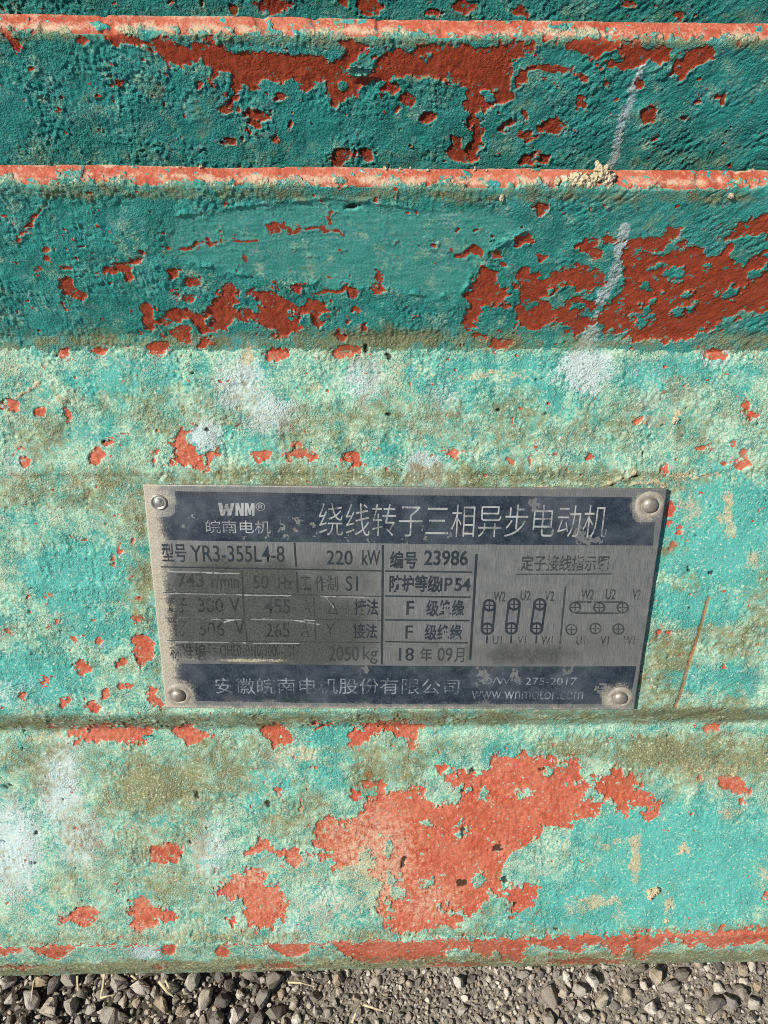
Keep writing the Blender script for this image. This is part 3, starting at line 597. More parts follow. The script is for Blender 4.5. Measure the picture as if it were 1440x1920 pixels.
edge_d = np.minimum(np.minimum(ppx - (265 + (ppy - 911) * .11), 1248 - (ppy - 914) * .142 - ppx), np.minimum(ppy - 912, 1330 - ppy))
dust = 1.25 * np.exp(-((ppx - (270 + (ppy - 911) * .11)) / (26 + 8 * a1)) ** 2) + .5 * np.exp(-(edge_d / 4.5) ** 2) + .35 * np.exp(-((ppy - 1325) / 14) ** 2)
dust = np.maximum(dust, blobs(ppx, ppy, [(300, 942, 32, 30, .8), (1210, 948, 32, 30, .95), (335, 1305, 34, 30, .95), (1155, 1305, 34, 28, .9), (470, 1240, 80, 4, .9), (350, 1238, 30, 4, .5), (1150, 1150, 120, 120, .2), (1020, 1060, 120, 40, .2)]))
dust = dust + .25 * a2 + .1 * a1 - .10
relf = bow(U1, V1) + 0.00003 * a2 * 1.0 - 0.00006 * ss(-1, 1, worn)
front = np.stack([U1, V1, relf], 1)
b_idx = np.concatenate([np.arange(nu), np.arange(2 * nu - 1, nu * nv, nu), np.arange(nu * nv - 2, nu * (nv - 1) - 1, -1), np.arange(nu * (nv - 2), 0, -nu)])
rim = front[b_idx].copy(); rim[:, 2] -= 0.0009
Vp = np.concatenate([front, rim]); nb = len(b_idx); k0 = nu * nv
side = np.stack([b_idx, np.roll(b_idx, -1), k0 + (np.arange(nb) + 1) % nb, k0 + np.arange(nb)], 1)
me = np_mesh('rating_plate', Vp, np.concatenate([grid_faces(nv, nu), side]))
me.polygons.foreach_set('use_smooth', np.concatenate([np.ones((nu - 1) * (nv - 1), bool), np.zeros(nb, bool)]))
padz = lambda a, v: np.concatenate([a, np.full(nb, v)])
for nm, a, v in (('ink', ink, 0), ('grime_reflection', grime_reflection, .3), ('dust', dust, .5), ('scratch', scrt, 0)): set_attr(me, nm, padz(np.clip(a, -1, 2), v))
plate = new_obj('rating_plate', me, M_PLATE, motor)
plate.matrix_world = plate_mw
plate['label'] = 'scratched metal rating plate with navy bands and etched Chinese lettering'

# --- lettering
def ink_material(name, col, hide):
    """printed or etched strokes, worn through to the metal where hide is high"""
    k = NT(name); co = k.coord()
    nf = k.noise(1500, 3, .7, co); nm = k.noise(170, 3, .6, co)
    s = k.math('ADD', k.math('MULTIPLY', nf, .6), k.math('MULTIPLY', nm, .6))
    fac = k.rng(s, hide - .13, hide + .13)
    tr = k.n('ShaderNodeBsdfTransparent'); mx = k.n('ShaderNodeMixShader')
    k.l(fac, mx.inputs[0]); k.l(tr.outputs[0], mx.inputs[1]); k.l(k.b.outputs[0], mx.inputs[2])
    out = k.t.nodes['Material Output']; k.l(mx.outputs[0], out.inputs['Surface'])
    c = k.mix(k.rng(nm, .3, .7), tuple(x * .8 for x in col), tuple(min(1, x * 1.25) for x in col))
    k.l(c, k.b.inputs['Base Color']); k.b.inputs['Roughness'].default_value = .6
    k.b.inputs['Specular IOR Level'].default_value = .3
    return k.m
DARK = ink_material('etched_dark_ink', (.022, .030, .036), .36)
DARK2 = ink_material('worn_etched_ink', (.035, .043, .045), .55)
DARK3 = ink_material('almost_gone_ink', (.022, .025, .024), .62)
PALE = ink_material('bare_metal_lettering', (.29, .30, .30), .49)
PALE2 = ink_material('faint_metal_lettering', (.20, .225, .24), .59)

def text_mesh(body, bold=0.0, shear=0.0):
    cu = bpy.data.curves.new('lettering', 'FONT'); cu.body = body; cu.size = 1.0; cu.offset = bold; cu.shear = shear; cu.resolution_u = 4; cu.space_character = 1.12 if body == 'WNM' else 1.0
    o = bpy.data.objects.new('lettering', cu); COL.objects.link(o)
    bpy.context.view_layer.update()
    me = bpy.data.meshes.new_from_object(o.evaluated_get(bpy.context.evaluated_depsgraph_get()))
    bpy.data.objects.remove(o); bpy.data.curves.remove(cu)
    return me
def place(me, x0, y0, x1, y1, mat, name='lettering', lift=0.00005):
    co = np.empty(len(me.vertices) * 3, np.float32); me.vertices.foreach_get('co', co); co = co.reshape(-1, 3).astype(float)
    mn, mx = co.min(0), co.max(0); t = (co - mn) / (mx - mn + 1e-9)
    q = {}
    for i, (a, b) in enumerate(((x0, y1), (x1, y1), (x0, y0), (x1, y0))): q[i] = np.array(uv(a, b))
    L = (q[0] + q[2]) / 2; Rr = (q[1] + q[3]) / 2
    bot = (q[0][1] + q[1][1]) / 2; top = (q[2][1] + q[3][1]) / 2
    u = L[0] + (Rr[0] - L[0]) * t[:, 0]; v = bot + (top - bot) * t[:, 1]
    out = np.stack([u, v, bow(u, v) + lift], 1)
    me.vertices.foreach_set('co', out.astype(np.float32).ravel()); me.update()
    me.materials.clear()
    return new_obj(name, me, mat, plate)
def text(body, x0, y0, x1, y1, mat, bold=0.0, shear=0.0):
    place(text_mesh(body, bold, shear), x0, y0, x1, y1, mat)
def flat_polys(name, polys, mat, lift=0.00005):
    import bmesh
    bm = bmesh.new()
    for pl in polys:
        vs_ = []
        for a, b in pl:
            u, v = uv(a, b); vs_.append(bm.verts.new((u, v, float(bow(u, v)) + lift)))
        bm.faces.new(vs_)
    bmesh.ops.triangulate(bm, faces=bm.faces)
    me = bpy.data.meshes.new(name); bm.to_mesh(me); bm.free()
    return new_obj(name, me, mat, plate)
for pl in ([(408,944),(416,944),(418,958),(422,946),(427,946),(429,958),(432,944),(439,944),(433,968),(426,968),(424,957),(420,968),(413,968)],
           [(441,944),(447,944),(451.5,957),(451.5,944),(456.5,944),(456.5,968),(450.5,968),(446,955),(446,968),(441,968)],
           [(458.5,944),(465,944),(468,955),(471,944),(477,944),(477,968),(472,968),(472,954),(469.5,966),(466.5,966),(463.5,954),(463.5,968),(458.5,968)]):
    flat_polys('logo_letter', [pl], PALE)
T = [
 ('®', 479, 943, 497, 959, PALE, 0, 0), ('皖南电机', 385, 977, 507, 1001, PALE, -.002, 0), ('绕线转子三相异步电动机', 598, 944, 1138, 1005, PALE, -.010, 0),
 ('型号', 302, 1021, 348, 1056, DARK, .012, 0), ('YR3-355L4-8', 356, 1024, 533, 1055, DARK, .006, 0), ('220', 612, 1032, 661, 1059, DARK, .006, 0), ('kW', 679, 1031, 713, 1059, DARK, .012, 0),
 ('编号', 731, 1032, 782, 1065, DARK, .022, 0), ('23986', 795, 1030, 877, 1059, DARK, .022, 0),
 ('743', 331, 1077, 381, 1103, DARK2, .008, 0), ('r/min', 395, 1077, 447, 1105, DARK2, .008, 0), ('50', 474, 1080, 503, 1105, DARK2, .01, 0), ('Hz', 521, 1082, 547, 1106, DARK2, .01, 0),
 ('工', 562, 1082, 583, 1107, DARK3, .01, 0), ('作制', 590, 1079, 634, 1109, DARK2, .014, 0), ('S1', 648, 1080, 671, 1108, DARK, .004, 0),
 ('防护等级', 730, 1077, 826, 1110, DARK, .028, 0), ('IP', 825, 1082, 848, 1107, DARK, .012, 0), ('54', 852, 1082, 882, 1107, DARK, .026, 0),
 ('定子', 312, 1120, 349, 1151, DARK3, .014, 0), ('380', 370, 1123, 418, 1150, DARK3, .008, 0), ('V', 430, 1122, 449, 1150, DARK3, .006, 0), ('455', 495, 1124, 544, 1152, DARK2, .012, 0), ('A', 566, 1126, 583, 1152, DARK3, .004, 0), ('△', 614, 1127, 634, 1152, DARK2, .004, 0), ('接法', 664, 1123, 709, 1154, DARK, .018, 0),
 ('F', 762, 1126, 776, 1152, DARK, .012, 0), ('级绝缘', 799, 1123, 870, 1155, DARK, .022, 0),
 ('转子', 312, 1163, 352, 1195, DARK3, .014, 0), ('506', 372, 1168, 420, 1194, DARK3, .008, 0), ('V', 440, 1165, 458, 1194, DARK3, .006, 0), ('265', 497, 1169, 543, 1196, DARK3, .010, 0), ('A', 563, 1170, 580, 1196, DARK3, .004, 0), ('Y', 611, 1170, 627, 1196, DARK3, .004, 0), ('接法', 662, 1169, 707, 1198, DARK, .014, 0),
 ('F', 760, 1172, 774, 1197, DARK, .008, 0), ('级绝缘', 796, 1169, 866, 1200, DARK, .020, 0),
 ('标准编号', 317, 1208, 408, 1241, DARK3, .014, 0), ('QHE0101(0)1000-2017', 412, 1210, 562, 1239, DARK3, .008, 0), ('2050', 616, 1212, 673, 1240, DARK2, .006, 0), ('kg', 680, 1212, 708, 1245, DARK2, .006, 0),
 ('18', 748, 1214, 776, 1239, DARK, .008, 0), ('年', 787, 1213, 810, 1241, DARK2, .014, 0), ('09', 820, 1213, 848, 1239, DARK2, .008, 0), ('月', 852, 1213, 870, 1241, DARK2, .012, 0),
 ('定子接线指示图', 976, 1039, 1140, 1069, DARK2, .016, 0),
 ('W2', 925, 1107, 947, 1126, DARK2, .02, 0), ('U2', 975, 1105, 994, 1124, DARK2, .02, 0), ('V2', 1020, 1106, 1038, 1125, DARK2, .02, 0),
 ('U1', 923, 1190, 940, 1206, DARK2, .01, 0), ('V1', 969, 1190, 985, 1206, DARK3, .01, 0), ('W1', 1014, 1190, 1035, 1206, DARK3, .01, 0),
 ('W2', 1088, 1103, 1112, 1122, DARK2, .02, 0), ('U2', 1134, 1102, 1153, 1122, DARK2, .02, 0), ('V2', 1184, 1103, 1200, 1122, DARK3, .02, 0),
 ('U1', 1079, 1190, 1096, 1206, DARK3, .01, 0), ('V1', 1124, 1190, 1140, 1206, DARK3, .01, 0), ('W1', 1167, 1190, 1188, 1206, DARK3, .01, 0),
 ('安徽皖南电机股份有限公司', 403, 1272, 861, 1302, PALE2, .0, 0), ('Q/WN 275-2017', 903, 1268, 1080, 1284, PALE2, .002, 0), ('www.wnmotor.com', 884, 1291, 1092, 1309, PALE2, .002, 0)]
for t in T: text(*t)

# etched rules and the wiring diagram: flat strokes
def strokes(name, segs, mat, lift=0.00004):
    V, Fc = [], []
    for (x0, y0, x1, y1, wd) in segs:
        a = np.array(uv(x0, y0)); b = np.array(uv(x1, y1)); d = b - a; L = np.linalg.norm(d); d /= L; nn = np.array([-d[1], d[0]]) * wd * .5 * PW / 930
        m = max(1, int(L / .006))
        for i in range(m + 1):
            p = a + (b - a) * i / m
            for s in (-1, 1): q = p + nn * s; V.append((q[0], q[1], float(bow(q[0], q[1])) + lift))
            if i: k = len(V) - 4; Fc.append((k, k + 1, k + 3, k + 2))
    me = bpy.data.meshes.new(name); me.from_pydata(V, [], Fc); me.update()
    return new_obj(name, me, mat, plate)
for g_ in [(300, 1065, 715, 1070, 2.6), (722, 1070, 885, 1071, 3), (722, 1117, 882, 1118, 3.2), (722, 1162, 880, 1162, 3.2), (722, 1203, 877, 1204, 2.8), (552, 1018, 555, 1064, 3.4), (718, 1021, 716, 1246, 4.2), (893, 1037, 881, 1236, 4.6)]: strokes('ruled_line', [g_], DARK)
for g_ in [(304, 1113, 715, 1118, 2.2), (308, 1161, 715, 1163, 2.0), (312, 1204, 713, 1205, 2.0), (453, 1071, 457, 1160, 3.2), (457, 1166, 463, 1203, 3.2), (556, 1073, 558, 1112, 3.4), (588, 1120, 590, 1160, 2.4), (590, 1166, 592, 1202, 2.4), (1059, 1097, 1048, 1214, 3.6), (967, 1075, 1145, 1074, 2.6)]: strokes('ruled_line', [g_], DARK2)
def circle(cx, cy, r, wd, a0=0, a1=360, n=18):
    p = [(cx + r * math.cos(math.radians(a0 + (a1 - a0) * i / n)), cy + r * .96 * math.sin(math.radians(a0 + (a1 - a0) * i / n))) for i in range(n + 1)]
    return [(*p[i], *p[i + 1], wd) for i in range(n)]
def cross(cx, cy, r, wd): return [(cx - r, cy, cx + r, cy, wd), (cx, cy - r, cx, cy - wd * .5, wd), (cx, cy + wd * .5, cx, cy + r, wd)]
for (tx, ty, bx, by, m) in ((917, 1133, 913, 1177, DARK), (963, 1131, 958, 1176, DARK), (1011, 1131, 1005, 1176, DARK)):
    sg = circle(tx, ty, 10.5, 4.8) + circle(bx, by, 10.5, 4.8) + cross(tx, ty, 8, 2.6) + cross(bx, by, 8, 2.6)
    sg += [(tx - 10.5, ty + 2, bx - 10.5, by - 2, 4.2), (tx + 10.5, ty + 2, bx + 10.5, by - 2, 4.2), (bx, by + 13, bx - 1, by + 28, 3.2)]
    strokes('terminal_diagram', sg, m)
sg = []
for cx in (1077, 1122, 1166): sg += circle(cx, 1137, 10, 3.6) + cross(cx, 1137, 8, 2.4)
sg += [(1077, 1126.5, 1166, 1126.5, 3.6), (1077, 1147.5, 1166, 1147.5, 3.6)]
strokes('terminal_diagram', sg, DARK2)
for cx, cy in ((1070, 1178), (1115, 1176), (1158, 1177)): strokes('terminal_diagram', circle(cx, cy, 10, 3.0) + cross(cx, cy, 8, 2.2), DARK2)

# --- rivets
def lathe(name, prof, n, mat, parent, loc, wob=0.0, seed=0):
    r_ = random.Random(seed); V = []; Fc = []
    for (r, z) in prof:
        for i in range(n):
            a = 2 * math.pi * i / n; rr = r * (1 + wob * (r_.random() - .5)); V.append((rr * math.cos(a), rr * math.sin(a), z + wob * .0006 * (r_.random() - .5)))
    m = len(prof)
    for j in range(m - 1):
        for i in range(n): Fc.append((j * n + i, j * n + (i + 1) % n, (j + 1) * n + (i + 1) % n, (j + 1) * n + i))
    Fc.append(tuple((m - 1) * n + i for i in range(n)))
    me = bpy.data.meshes.new(name); me.from_pydata(V, [], Fc); me.update()
    for p in me.polygons: p.use_smooth = True
    o = new_obj(name, me, mat, parent); o.location = loc
    return o
def metal_mat(name, col, rough, met, rust):
    k = NT(name); co = k.coord(); n1 = k.noise(900, 3, .6, co); n2_ = k.noise(300, 3, .6, co)
    c = k.mix(k.rng(n1, .3, .7), tuple(x * .7 for x in col), col); c = k.mix(k.rng(n2_, .45, .7, 0, rust), c, (.20, .13, .065))
    k.l(c, k.b.inputs['Base Color']); k.b.inputs['Metallic'].default_value = met; k.b.inputs['Roughness'].default_value = rough
    k.bump(n1, .0001, .8); return k.m
M_RIV = metal_mat('aluminium_rivet', (.62, .60, .56), .38, .75, .35)
M_RIVD = metal_mat('weathered_rivet', (.36, .34, .29), .5, .5, .6)
px_mm = PW / 930
for i, (cx, cy, rp, mat, lab) in enumerate(((296, 943, 12.5, M_RIV, None), (1216, 945, 15, M_RIVD, 'grimy rivet in a rust-stained ring'), (333, 1306, 14, M_RIVD, None), (1161, 1305, 14, M_RIVD, None))):
    u, v = uv(cx, cy); r = rp * px_mm; z0 = float(bow(u, v))
    prof = [(r * 1.15, 0.0), (r * 1.12, .0005), (r * 1.02, .0006), (r * .93, .0004), (r * .86, .00006), (r * .66, .00006), (r * .60, .0005), (r * .45, .0009), (r * .2, .0010)] if i == 0 else None
    o = lathe('rivet', prof or [(r * 1.0, -0.0004), (r * .98, .0004), (r * .88, .0009), (r * .68, .00135), (r * .42, .0016), (r * .2, .0017)], 20, mat, plate, (u, v, z0), .06, i)
    if prof: continue
    # collar of the punched hole, dished round the head
    lathe('rivet_collar', [(r * 1.75, 0.00002), (r * 1.55, .00022), (r * 1.3, .00034), (r * 1.12, .00020), (r * 1.0, -.00015)], 22, metal_mat('collar_metal', (.46, .43, .36), .55, .3, .5), plate, (u, v, z0 + .00002), .05, 20 + i)

# ------------------------------------------------------------------ lumps stuck on the casting
def lump(name, pos, size, mat, seed, parent, nrm):
    """a crumbly blob: rough lumps grown together"""
    from mathutils import noise as mn
    r_ = np.random.default_rng(seed)
    import bmesh
    bm = bmesh.new()
    nn = Vector(nrm).normalized(); q = nn.to_track_quat('Z', 'Y').to_matrix()
    for (cx, cy, cz, rr) in size:
        v0 = len(bm.verts)
        res = bmesh.ops.create_icosphere(bm, subdivisions=4 if rr > .0011 else 3, radius=1.0)
        sx = r_.uniform(.8, 1.2, 3)
        off_ = r_.uniform(-50, 50, 2)
        for v in res['verts']:
            p = v.co.copy()
            qv = Vector((p.x + off_[0], p.y + off_[1], p.z))
            d = .82 + .45 * mn.fractal(qv * 1.5, 1.0, 2.0, 5) + .25 * abs(mn.noise(qv * 4.0)) + .15 * mn.noise(qv * 9.0)
            p = Vector((p.x * sx[0], p.y * sx[1], p.z * sx[2])) * d * rr
            v.co = q @ (p + Vector((cx, cy, cz)))
    me = bpy.data.meshes.new(name); bm.to_mesh(me); bm.free()
    for p in me.polygons: p.use_smooth = True
    o = new_obj(name, me, mat, parent); o.location = pos
    return o
def mortar_mat():
    k = NT('dry_mortar'); co = k.coord(); a = k.noise(700, 4, .7, co); b = k.noise(2600, 2, .6, co)
    k.l(k.mix(k.rng(a, .3, .7), (.40, .32, .19), (.66, .58, .42)), k.b.inputs['Base Color']); k.b.inputs['Roughness'].default_value = .95
    k.bump(k.math('ADD', a, k.math('MULTIPLY', b, .4)), .0006, .9); return k.m
M_MORT = mortar_mat()
mm = .001
tpc = np.array([0, *((tip2t + tip2m) / 2)]); tn = np.array([0, -.35, .94])
b0 = at_plane(1112, 334, tpc, tn)
rl = random.Random(4)
cl = []
cl = [(2.2 * mm, .6 * mm, .5 * mm, 1.7 * mm), (3.6 * mm, -.3 * mm, .2 * mm, 1.5 * mm), (.4 * mm, -.2 * mm, .1 * mm, 1.4 * mm), (1.2 * mm, 1.6 * mm, 1.0 * mm, 1.1 * mm), (.6 * mm, 2.4 * mm, 1.7 * mm, .75 * mm), (2.6 * mm, 1.5 * mm, 1.4 * mm, .9 * mm), (4.7 * mm, .5 * mm, .1 * mm, .8 * mm), (-2 * mm, -.4 * mm, -.25 * mm, 1.35 * mm), (-4.2 * mm, .1 * mm, -.3 * mm, 1.25 * mm), (-6.3 * mm, -.2 * mm, -.35 * mm, 1.1 * mm), (-3.0 * mm, -1.4 * mm, -.3 * mm, .9 * mm), (-.8 * mm, -1.6 * mm, -.3 * mm, 1.0 * mm)]
for i in range(26):
    sx = rl.uniform(-9, 6)
    cl.append((sx * mm, rl.uniform(-2.0, 1.2) * mm, rl.uniform(-.3, .1) * mm, rl.uniform(.3, .55) * mm))
lump('mortar_lump', tuple(b0), cl, M_MORT, 3, motor, tn)['label'] = 'crumbly pale mortar lump stuck on the fin edge'
# tan crumbs on the lower deck and along the fin edge
dk = np.array([0, *p_dip]); dkn = np.array([0, -math.cos(math.radians(48)), math.sin(math.radians(48))])
def crumb(px, py, p0, n, r, seed):
    c = at_plane(px, py, p0, n); rr = random.Random(seed)
    lump('mortar_crumb', tuple(c), [(rr.uniform(-.5, .5) * r, rr.uniform(-.6, .6) * r, rr.uniform(0, .25) * r, r * rr.uniform(.45, .75)) for _ in range(6)], M_MORT, seed, motor, n)
crumb(1222, 1674, dk, dkn, 2.6 * mm, 11); crumb(1251, 1726, dk, dkn, 1.3 * mm, 12); crumb(1281, 1595, dk, dkn, .7 * mm, 14)
pdk = np.array([0, *((p_base + p_pad0) / 2)])
crumb(1266, 788, pdk, np.array([0, n2[0], n2[1]]), 1.2 * mm, 13)
fp = np.array([0, *tip2b]); fnn = np.array([0, -1, .03])
crumb(938, 369, fp, fnn, .9 * mm, 15); crumb(1371, 367, fp, fnn, .8 * mm, 16)
for i in range(9):
    x = rl.choice((rl.uniform(690, 840), rl.uniform(880, 940), rl.uniform(280, 380))); crumb(x, rl.uniform(309, 316) + x * .009 - 5, tpc, tn, rl.uniform(.2, .42) * mm, 40 + i)
# flake of paint standing off the second fin
def flake(px, py, p0, n, w_, h_, seed, tilt):
    c = at_plane(px, py, p0, n); r_ = np.random.default_rng(seed)
    nn, ns = 16, 10; V = []
    for j in range(ns):
        for i in range(nn):
            a, b = i / (nn - 1) * 2 - 1, j / (ns - 1) * 2 - 1
            k = max(abs(a), abs(b)); rr = math.hypot(a, b) + 1e-9; ro = k / rr      # disc
            jag = 1 + .75 * float(gnoise(np.array([a * 2 + seed]), np.array([b * 2.0]), 3)[0])
            V.append((a * ro * w_ * jag, b * ro * h_ * jag, (0.5 * (b * ro) ** 2 + .25 * (a * ro) ** 2 + tilt * b) * .8 * mm + .1 * mm * float(gnoise(np.array([a * 3 + seed]), np.array([b * 3.]), 9)[0])))
    V = np.array(V); V2 = V.copy(); V2[:, 2] -= .15 * mm
    fq = grid_faces(ns, nn); ring = [i for i in range(nn)] + [nn * j + nn - 1 for j in range(1, ns)] + [nn * (ns - 1) + i for i in range(nn - 2, -1, -1)] + [nn * j for j in range(ns - 2, 0, -1)]
    K = len(V); sd_ = [(ring[i], ring[(i + 1) % len(ring)], K + ring[(i + 1) % len(ring)], K + ring[i]) for i in range(len(ring))]
    me = np_mesh('paint_flake', np.concatenate([V, V2]), np.concatenate([fq, fq[:, ::-1] + K, np.array(sd_)]))
    for nm, v in (('chip', -1), ('dirt', .0), ('chalk', .25), ('dust', 0.), ('fade', .35), ('pit', 0), ('bright', .5), ('rough', .6), ('deck', .5)): set_attr(me, nm, np.full(2 * K, v))
    o = new_obj('paint_flake', me, M_PAINT, motor)
    m = Vector(n).to_track_quat('Z', 'Y').to_matrix().to_4x4(); m.translation = Vector(c + np.array(n) * .0007); o.matrix_world = m
f1 = np.array([0, *tip1b])
flake(672, 129, f1, fnn, 2.7 * mm, 1.3 * mm, 2, .3); flake(277, 1380, dk, dkn, 2.0 * mm, 1.1 * mm, 12, .4)

# ------------------------------------------------------------------ ground, gravel, straw
def ground_mat():
    k = NT('gravelly_soil'); co = k.coord(); sx_ = k.n('ShaderNodeSeparateXYZ'); k.l(co, sx_.inputs[0]); a = k.noise(220, 5, .7, co); b = k.noise(40, 3, .6, co)
    left_shade = k.rng(k.math('ADD', sx_.outputs['X'], k.math('MULTIPLY', k.math('SUBTRACT', b, .5), .25)), -.14, .02, .85, 0)  # soil darkened towards the left: shade between the stones painted into the colour
    k.l(k.mix(left_shade, k.mix(k.rng(a, .3, .7), (.13, .114, .088), (.45, .40, .32)), (.045, .038, .028)), k.b.inputs['Base Color']); k.b.inputs['Roughness'].default_value = .95
    k.bump(k.math('ADD', a, b), .006, 1.0); return k.m
def stone_mat():
    k = NT('grey_gravel_stone'); co = k.n('ShaderNodeNewGeometry').outputs['Position']
    oi = k.n('ShaderNodeObjectInfo'); at = k.attr('tone')
    t = k.math('FRACT', k.math('ADD', oi.outputs['Random'], at))
    a = k.noise(300, 4, .65, co); b = k.noise(1200, 3, .6, co); v = k.noise(90, 3, .6, co)
    r = k.n('ShaderNodeValToRGB'); e = r.color_ramp.elements
    e[0].position = 0; e[0].color = (.09, .088, .082, 1); e[1].position = 1; e[1].color = (.46, .42, .34, 1)
    for pos, c in ((.15, (.28, .245, .195, 1)), (.3, (.38, .35, .295, 1)), (.45, (.14, .132, .12, 1)), (.6, (.43, .40, .335, 1)), (.75, (.34, .265, .175, 1)), (.9, (.64, .60, .52, 1))):
        q = e.new(pos); q.color = c
    k.l(t, r.inputs[0])
    c = k.mix(k.rng(a, .45, .72, 0, .45), r.outputs[0], (.12, .105, .08)); c = k.mix(k.rng(b, .54, .74, 0, .4), c, (.60, .56, .48))
    c = k.mix(k.rng(v, .55, .75, 0, .35), c, (.24, .18, .10))
    k.l(c, k.b.inputs['Base Color']); k.b.inputs['Roughness'].default_value = .88; k.b.inputs['Specular IOR Level'].default_value = .25
    k.bump(k.math('ADD', a, k.math('MULTIPLY', b, .5)), .0012, .9); return k.m
M_STONE = stone_mat()
# undulating sheet, finer near the motor
gx = np.concatenate([np.linspace(-6, -1, 11)[:-1], np.linspace(-1, 1, 161), np.linspace(1, 6, 11)[1:]])
GX, GY = np.meshgrid(gx, gx)
GZ = -.004 + .010 * fbm(GX.ravel(), GY.ravel(), .12, 3, 301)
me = np_mesh('ground', np.stack([GX.ravel(), GY.ravel(), GZ], 1), grid_faces(len(gx), len(gx))[:, ::-1])
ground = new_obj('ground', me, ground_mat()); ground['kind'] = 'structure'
def gz(x, y): return float(-.004 + .010 * fbm(np.array([x]), np.array([y]), .12, 3, 301)[0])

import bmesh
def stone_shape(seed):
    """a broken stone: hull of random points with worn edges; unit size"""
    r_ = np.random.default_rng(seed)
    bm = bmesh.new()
    for _ in range(int(r_.integers(13, 22))):
        n = r_.normal(size=3); n /= np.linalg.norm(n); bm.verts.new(n * r_.uniform(.82, 1.05) * np.array([1.0, .82, .68]))
    h_ = bmesh.ops.convex_hull(bm, input=bm.verts)
    bmesh.ops.dissolve_limit(bm, angle_limit=.30, verts=bm.verts, edges=bm.edges)
    bmesh.ops.bevel(bm, geom=list(bm.edges), offset=float(r_.uniform(.10, .20)), segments=3, profile=.55, affect='EDGES', clamp_overlap=True)
    bmesh.ops.triangulate(bm, faces=bm.faces)
    for v in bm.verts: v.co = v.co * float(1 + .034 * r_.normal())
    me = bpy.data.meshes.new('stone'); bm.to_mesh(me); bm.free()
    for p in me.polygons: p.use_smooth = True
    set_attr(me, 'tone', np.zeros(len(me.vertices)))
    me.materials.append(M_STONE)
    return me
SH = [stone_shape(100 + i) for i in range(18)]
SHV = []
for m_ in SH:
    c = np.empty(len(m_.vertices) * 3, np.float32); m_.vertices.foreach_get('co', c)
    t_ = np.empty(len(m_.polygons) * 3, np.int32); m_.loops.foreach_get('vertex_index', t_)
    SHV.append((c.reshape(-1, 3), t_.reshape(-1, 3)))
# poisson-like scatter: big stones first, small ones between
gr = random.Random(21)
placed = []; cell = {}
def free(x, y, r, k):
    ci, cj = int(x / .05), int(y / .05)
    for a in range(ci - 1, ci + 2):
        for b in range(cj - 1, cj + 2):
            for (X_, Y_, R_) in cell.get((a, b), ()):
                if (X_ - x) ** 2 + (Y_ - y) ** 2 < ((R_ + r) * k) ** 2: return False
    return True
ctr = at_z(720, 1870, 0.0)
x_lo, x_hi, y_lo, y_hi = -.62, .66, ctr[1] - .16, ctr[1] + .075
def try_put(n, rmin, rmax, pref, tight, layer):
    for _ in range(n):
        x = gr.uniform(x_lo, x_hi); y = gr.uniform(y_lo, y_hi)
        if gr.random() > pref(x): continue
        r = rmin + (rmax - rmin) * gr.random() ** 1.6
        if not free(x, y, r, tight): continue
        placed.append((x, y, r, layer)); cell.setdefault((int(x / .05), int(y / .05)), []).append((x, y, r))
left = lambda x: 1.0 if x < -.06 else (.008 if x < .15 else .3)
# a few surveyed large stones
for (a, b, r) in ((1030, 1872, .0165), (52, 1875, .0150), (262, 1852, .0125), (95, 1848, .010), (385, 1872, .0125), (360, 1838, .0115), (130, 1890, .011), (220, 1845, .011), (300, 1885, .013), (492, 1872, .011), (1265, 1852, .010), (1285, 1828, .009), (1110, 1840, .0105), (1180, 1868, .009), (1390, 1860, .010), (590, 1870, .008), (1345, 1885, .012), (1225, 1890, .010), (440, 1905, .012), (15, 1840, .010), (630, 1835, .009), (860, 1842, .008)):
    r *= .66; q = at_z(a, b, .006); placed.append((q[0], q[1], r, 0)); cell.setdefault((int(q[0] / .05), int(q[1] / .05)), []).append((q[0], q[1], r))
try_put(4200, .0048, .0088, left, .84, 0)
try_put(9000, .0032, .0055, lambda x: .9 if x < -.04 else (.12 if x < .15 else .7), .82, 1)
try_put(30000, .0020, .0040, lambda x: 1.0 if x < -.04 else .45, .78, 2)
try_put(60000, .0011, .0022, lambda x: 1.0 if x > -.1 else .5, .74, 2)
inview, rest = [], []
for st in placed:
    p3 = np.array([[st[0], st[1], 0.005]]); a, b, z = project(p3)
    (inview if (-30 < a[0] < 1470 and 1800 < b[0] < 1950) else rest).append(st)
inview.sort(key=lambda t: -t[2]); rest += inview[300:]; inview = inview[:300]
def pose(st):
    x, y, r, ly = st
    from mathutils import Euler
    e = Euler((gr.uniform(-.5, .5), gr.uniform(-.5, .5), gr.uniform(0, 6.283)))
    s = Vector((r * gr.uniform(1.05, 1.45), r * gr.uniform(.95, 1.2), r * gr.uniform(1.0, 1.35)))
    z = gz(x, y) + r * gr.uniform(.15, .5) + (.003 if ly == 0 else 0)
    return Matrix.Translation((x, y, z)) @ e.to_matrix().to_4x4() @ Matrix.Diagonal((*s, 1))
for st in inview:
    o = bpy.data.objects.new('stone', gr.choice(SH)); COL.objects.link(o); o.parent = ground; o.matrix_world = pose(st)
Vs, Fs, Ts, nvt = [], [], [], 0
for st in rest:
    c, t_ = gr.choice(SHV); m = np.array(pose(st))
    Vs.append(c @ m[:3, :3].T + m[:3, 3]); Fs.append(t_ + nvt); nvt += len(c); Ts.append(np.full(len(c), gr.random()))
me = np_mesh('gravel', np.concatenate(Vs), np.concatenate(Fs), True)
set_attr(me, 'tone', np.concatenate(Ts))
gv = new_obj('gravel', me, M_STONE); gv['kind'] = 'stuff'; gv['label'] = 'mixed grey gravel on the ground below the motor'; gv['category'] = 'gravel'

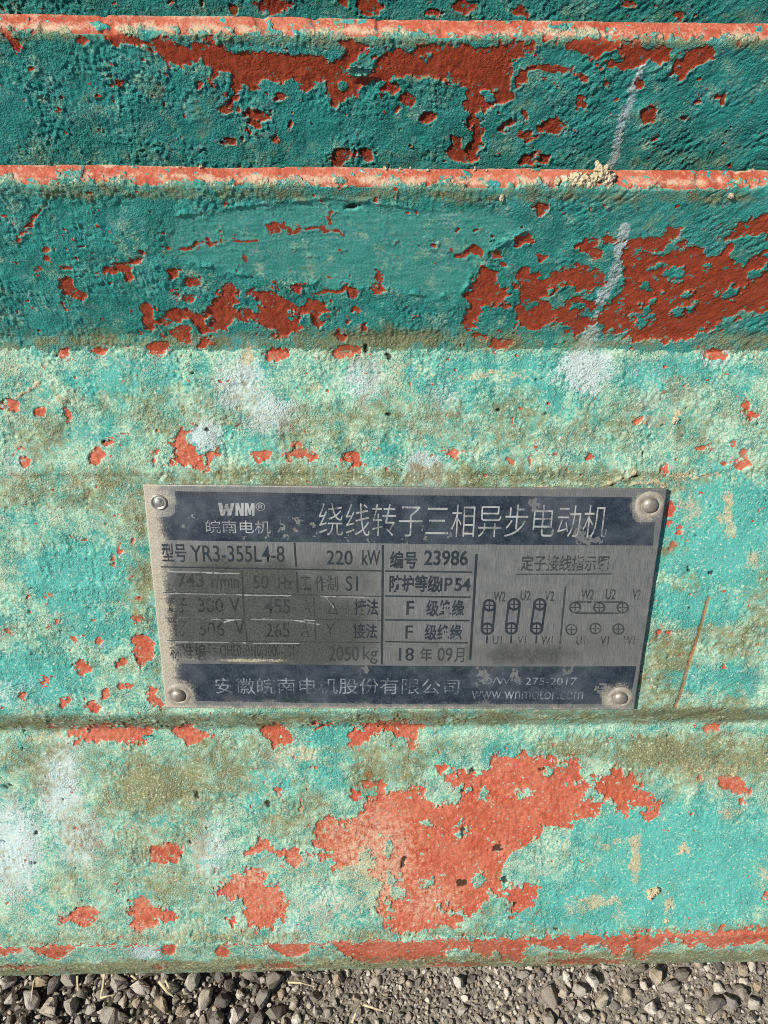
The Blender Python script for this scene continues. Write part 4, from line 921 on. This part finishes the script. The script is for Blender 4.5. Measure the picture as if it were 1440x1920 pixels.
def straw_mat():
    k = NT('dry_straw'); co = k.coord(); a = k.noise(300, 3, .6, co)
    k.l(k.mix(a, (.42, .34, .17), (.70, .62, .40)), k.b.inputs['Base Color']); k.b.inputs['Roughness'].default_value = .7; return k.m
M_STRAW = straw_mat()
def straw(pts, r, label):
    P3 = [Vector(at_z(a, b, .016 + h)) for a, b, h in pts]
    V, Fc = [], []; n = 6
    for i, p in enumerate(P3):
        d = (P3[min(i + 1, len(P3) - 1)] - P3[max(i - 1, 0)]).normalized(); s = d.cross(Vector((0, 0, 1))).normalized(); u = s.cross(d)
        rr = r * (1 - .5 * i / (len(P3) - 1))
        for k in range(n): a = 2 * math.pi * k / n; V.append(p + s * math.cos(a) * rr + u * math.sin(a) * rr * .5)
        if i:
            for k in range(n): Fc.append(((i - 1) * n + k, (i - 1) * n + (k + 1) % n, i * n + (k + 1) % n, i * n + k))
    Fc += [tuple(range(n))[::-1], tuple(range(len(V) - n, len(V)))]
    me = bpy.data.meshes.new('dry_straw'); me.from_pydata([v[:] for v in V], [], Fc); me.update()
    o = new_obj('dry_straw', me, M_STRAW); o['label'] = label; o['category'] = 'straw'; o['group'] = 'dry straws on the gravel'
straw([(196, 1826, 0), (193, 1848, .003), (188, 1871, 0)], .0011, 'bent pale straw standing out on the dark gravel left of centre, upper bend')
straw([(188, 1871, 0), (200, 1868, .002), (215, 1865, 0)], .0009, 'short pale straw stub meeting the foot of a longer bent straw')
straw([(145, 1830, 0), (145, 1845, .002), (146, 1858, 0)], .0009, 'short upright yellowish straw at the left between dark stones')
straw([(298, 1840, 0), (312, 1858, .004), (325, 1868, 0)], .0013, 'cream forked straw beside the big pale pebble')
straw([(310, 1838, 0), (316, 1850, .003), (322, 1864, 0)], .0009, 'thin second blade of the cream forked straw')
straw([(246, 1829, 0), (256, 1837, .001)], .0009, 'tiny pale straw tip just under the motor edge')
straw([(540, 1842, 0), (565, 1843, .004), (590, 1850, 0)], .0008, 'thin brown straw lying across stones near the middle')
straw([(660, 1918, 0), (667, 1900, .003), (672, 1888, 0)], .0008, 'pale straw at the bottom edge left of the finer gravel')
straw([(682, 1884, 0), (700, 1890, .002), (720, 1896, 0)], .0010, 'pale straw pointing right at the bottom beside the fine gravel')
straw([(64, 1838, 0), (61, 1852, .003), (58, 1876, 0)], .0007, 'thin grey straw leaning along the long dark stone at far left')
print('verts', sum(len(o.data.vertices) for o in sc.objects if o.type == 'MESH'), 'stones', len(inview), len(rest))
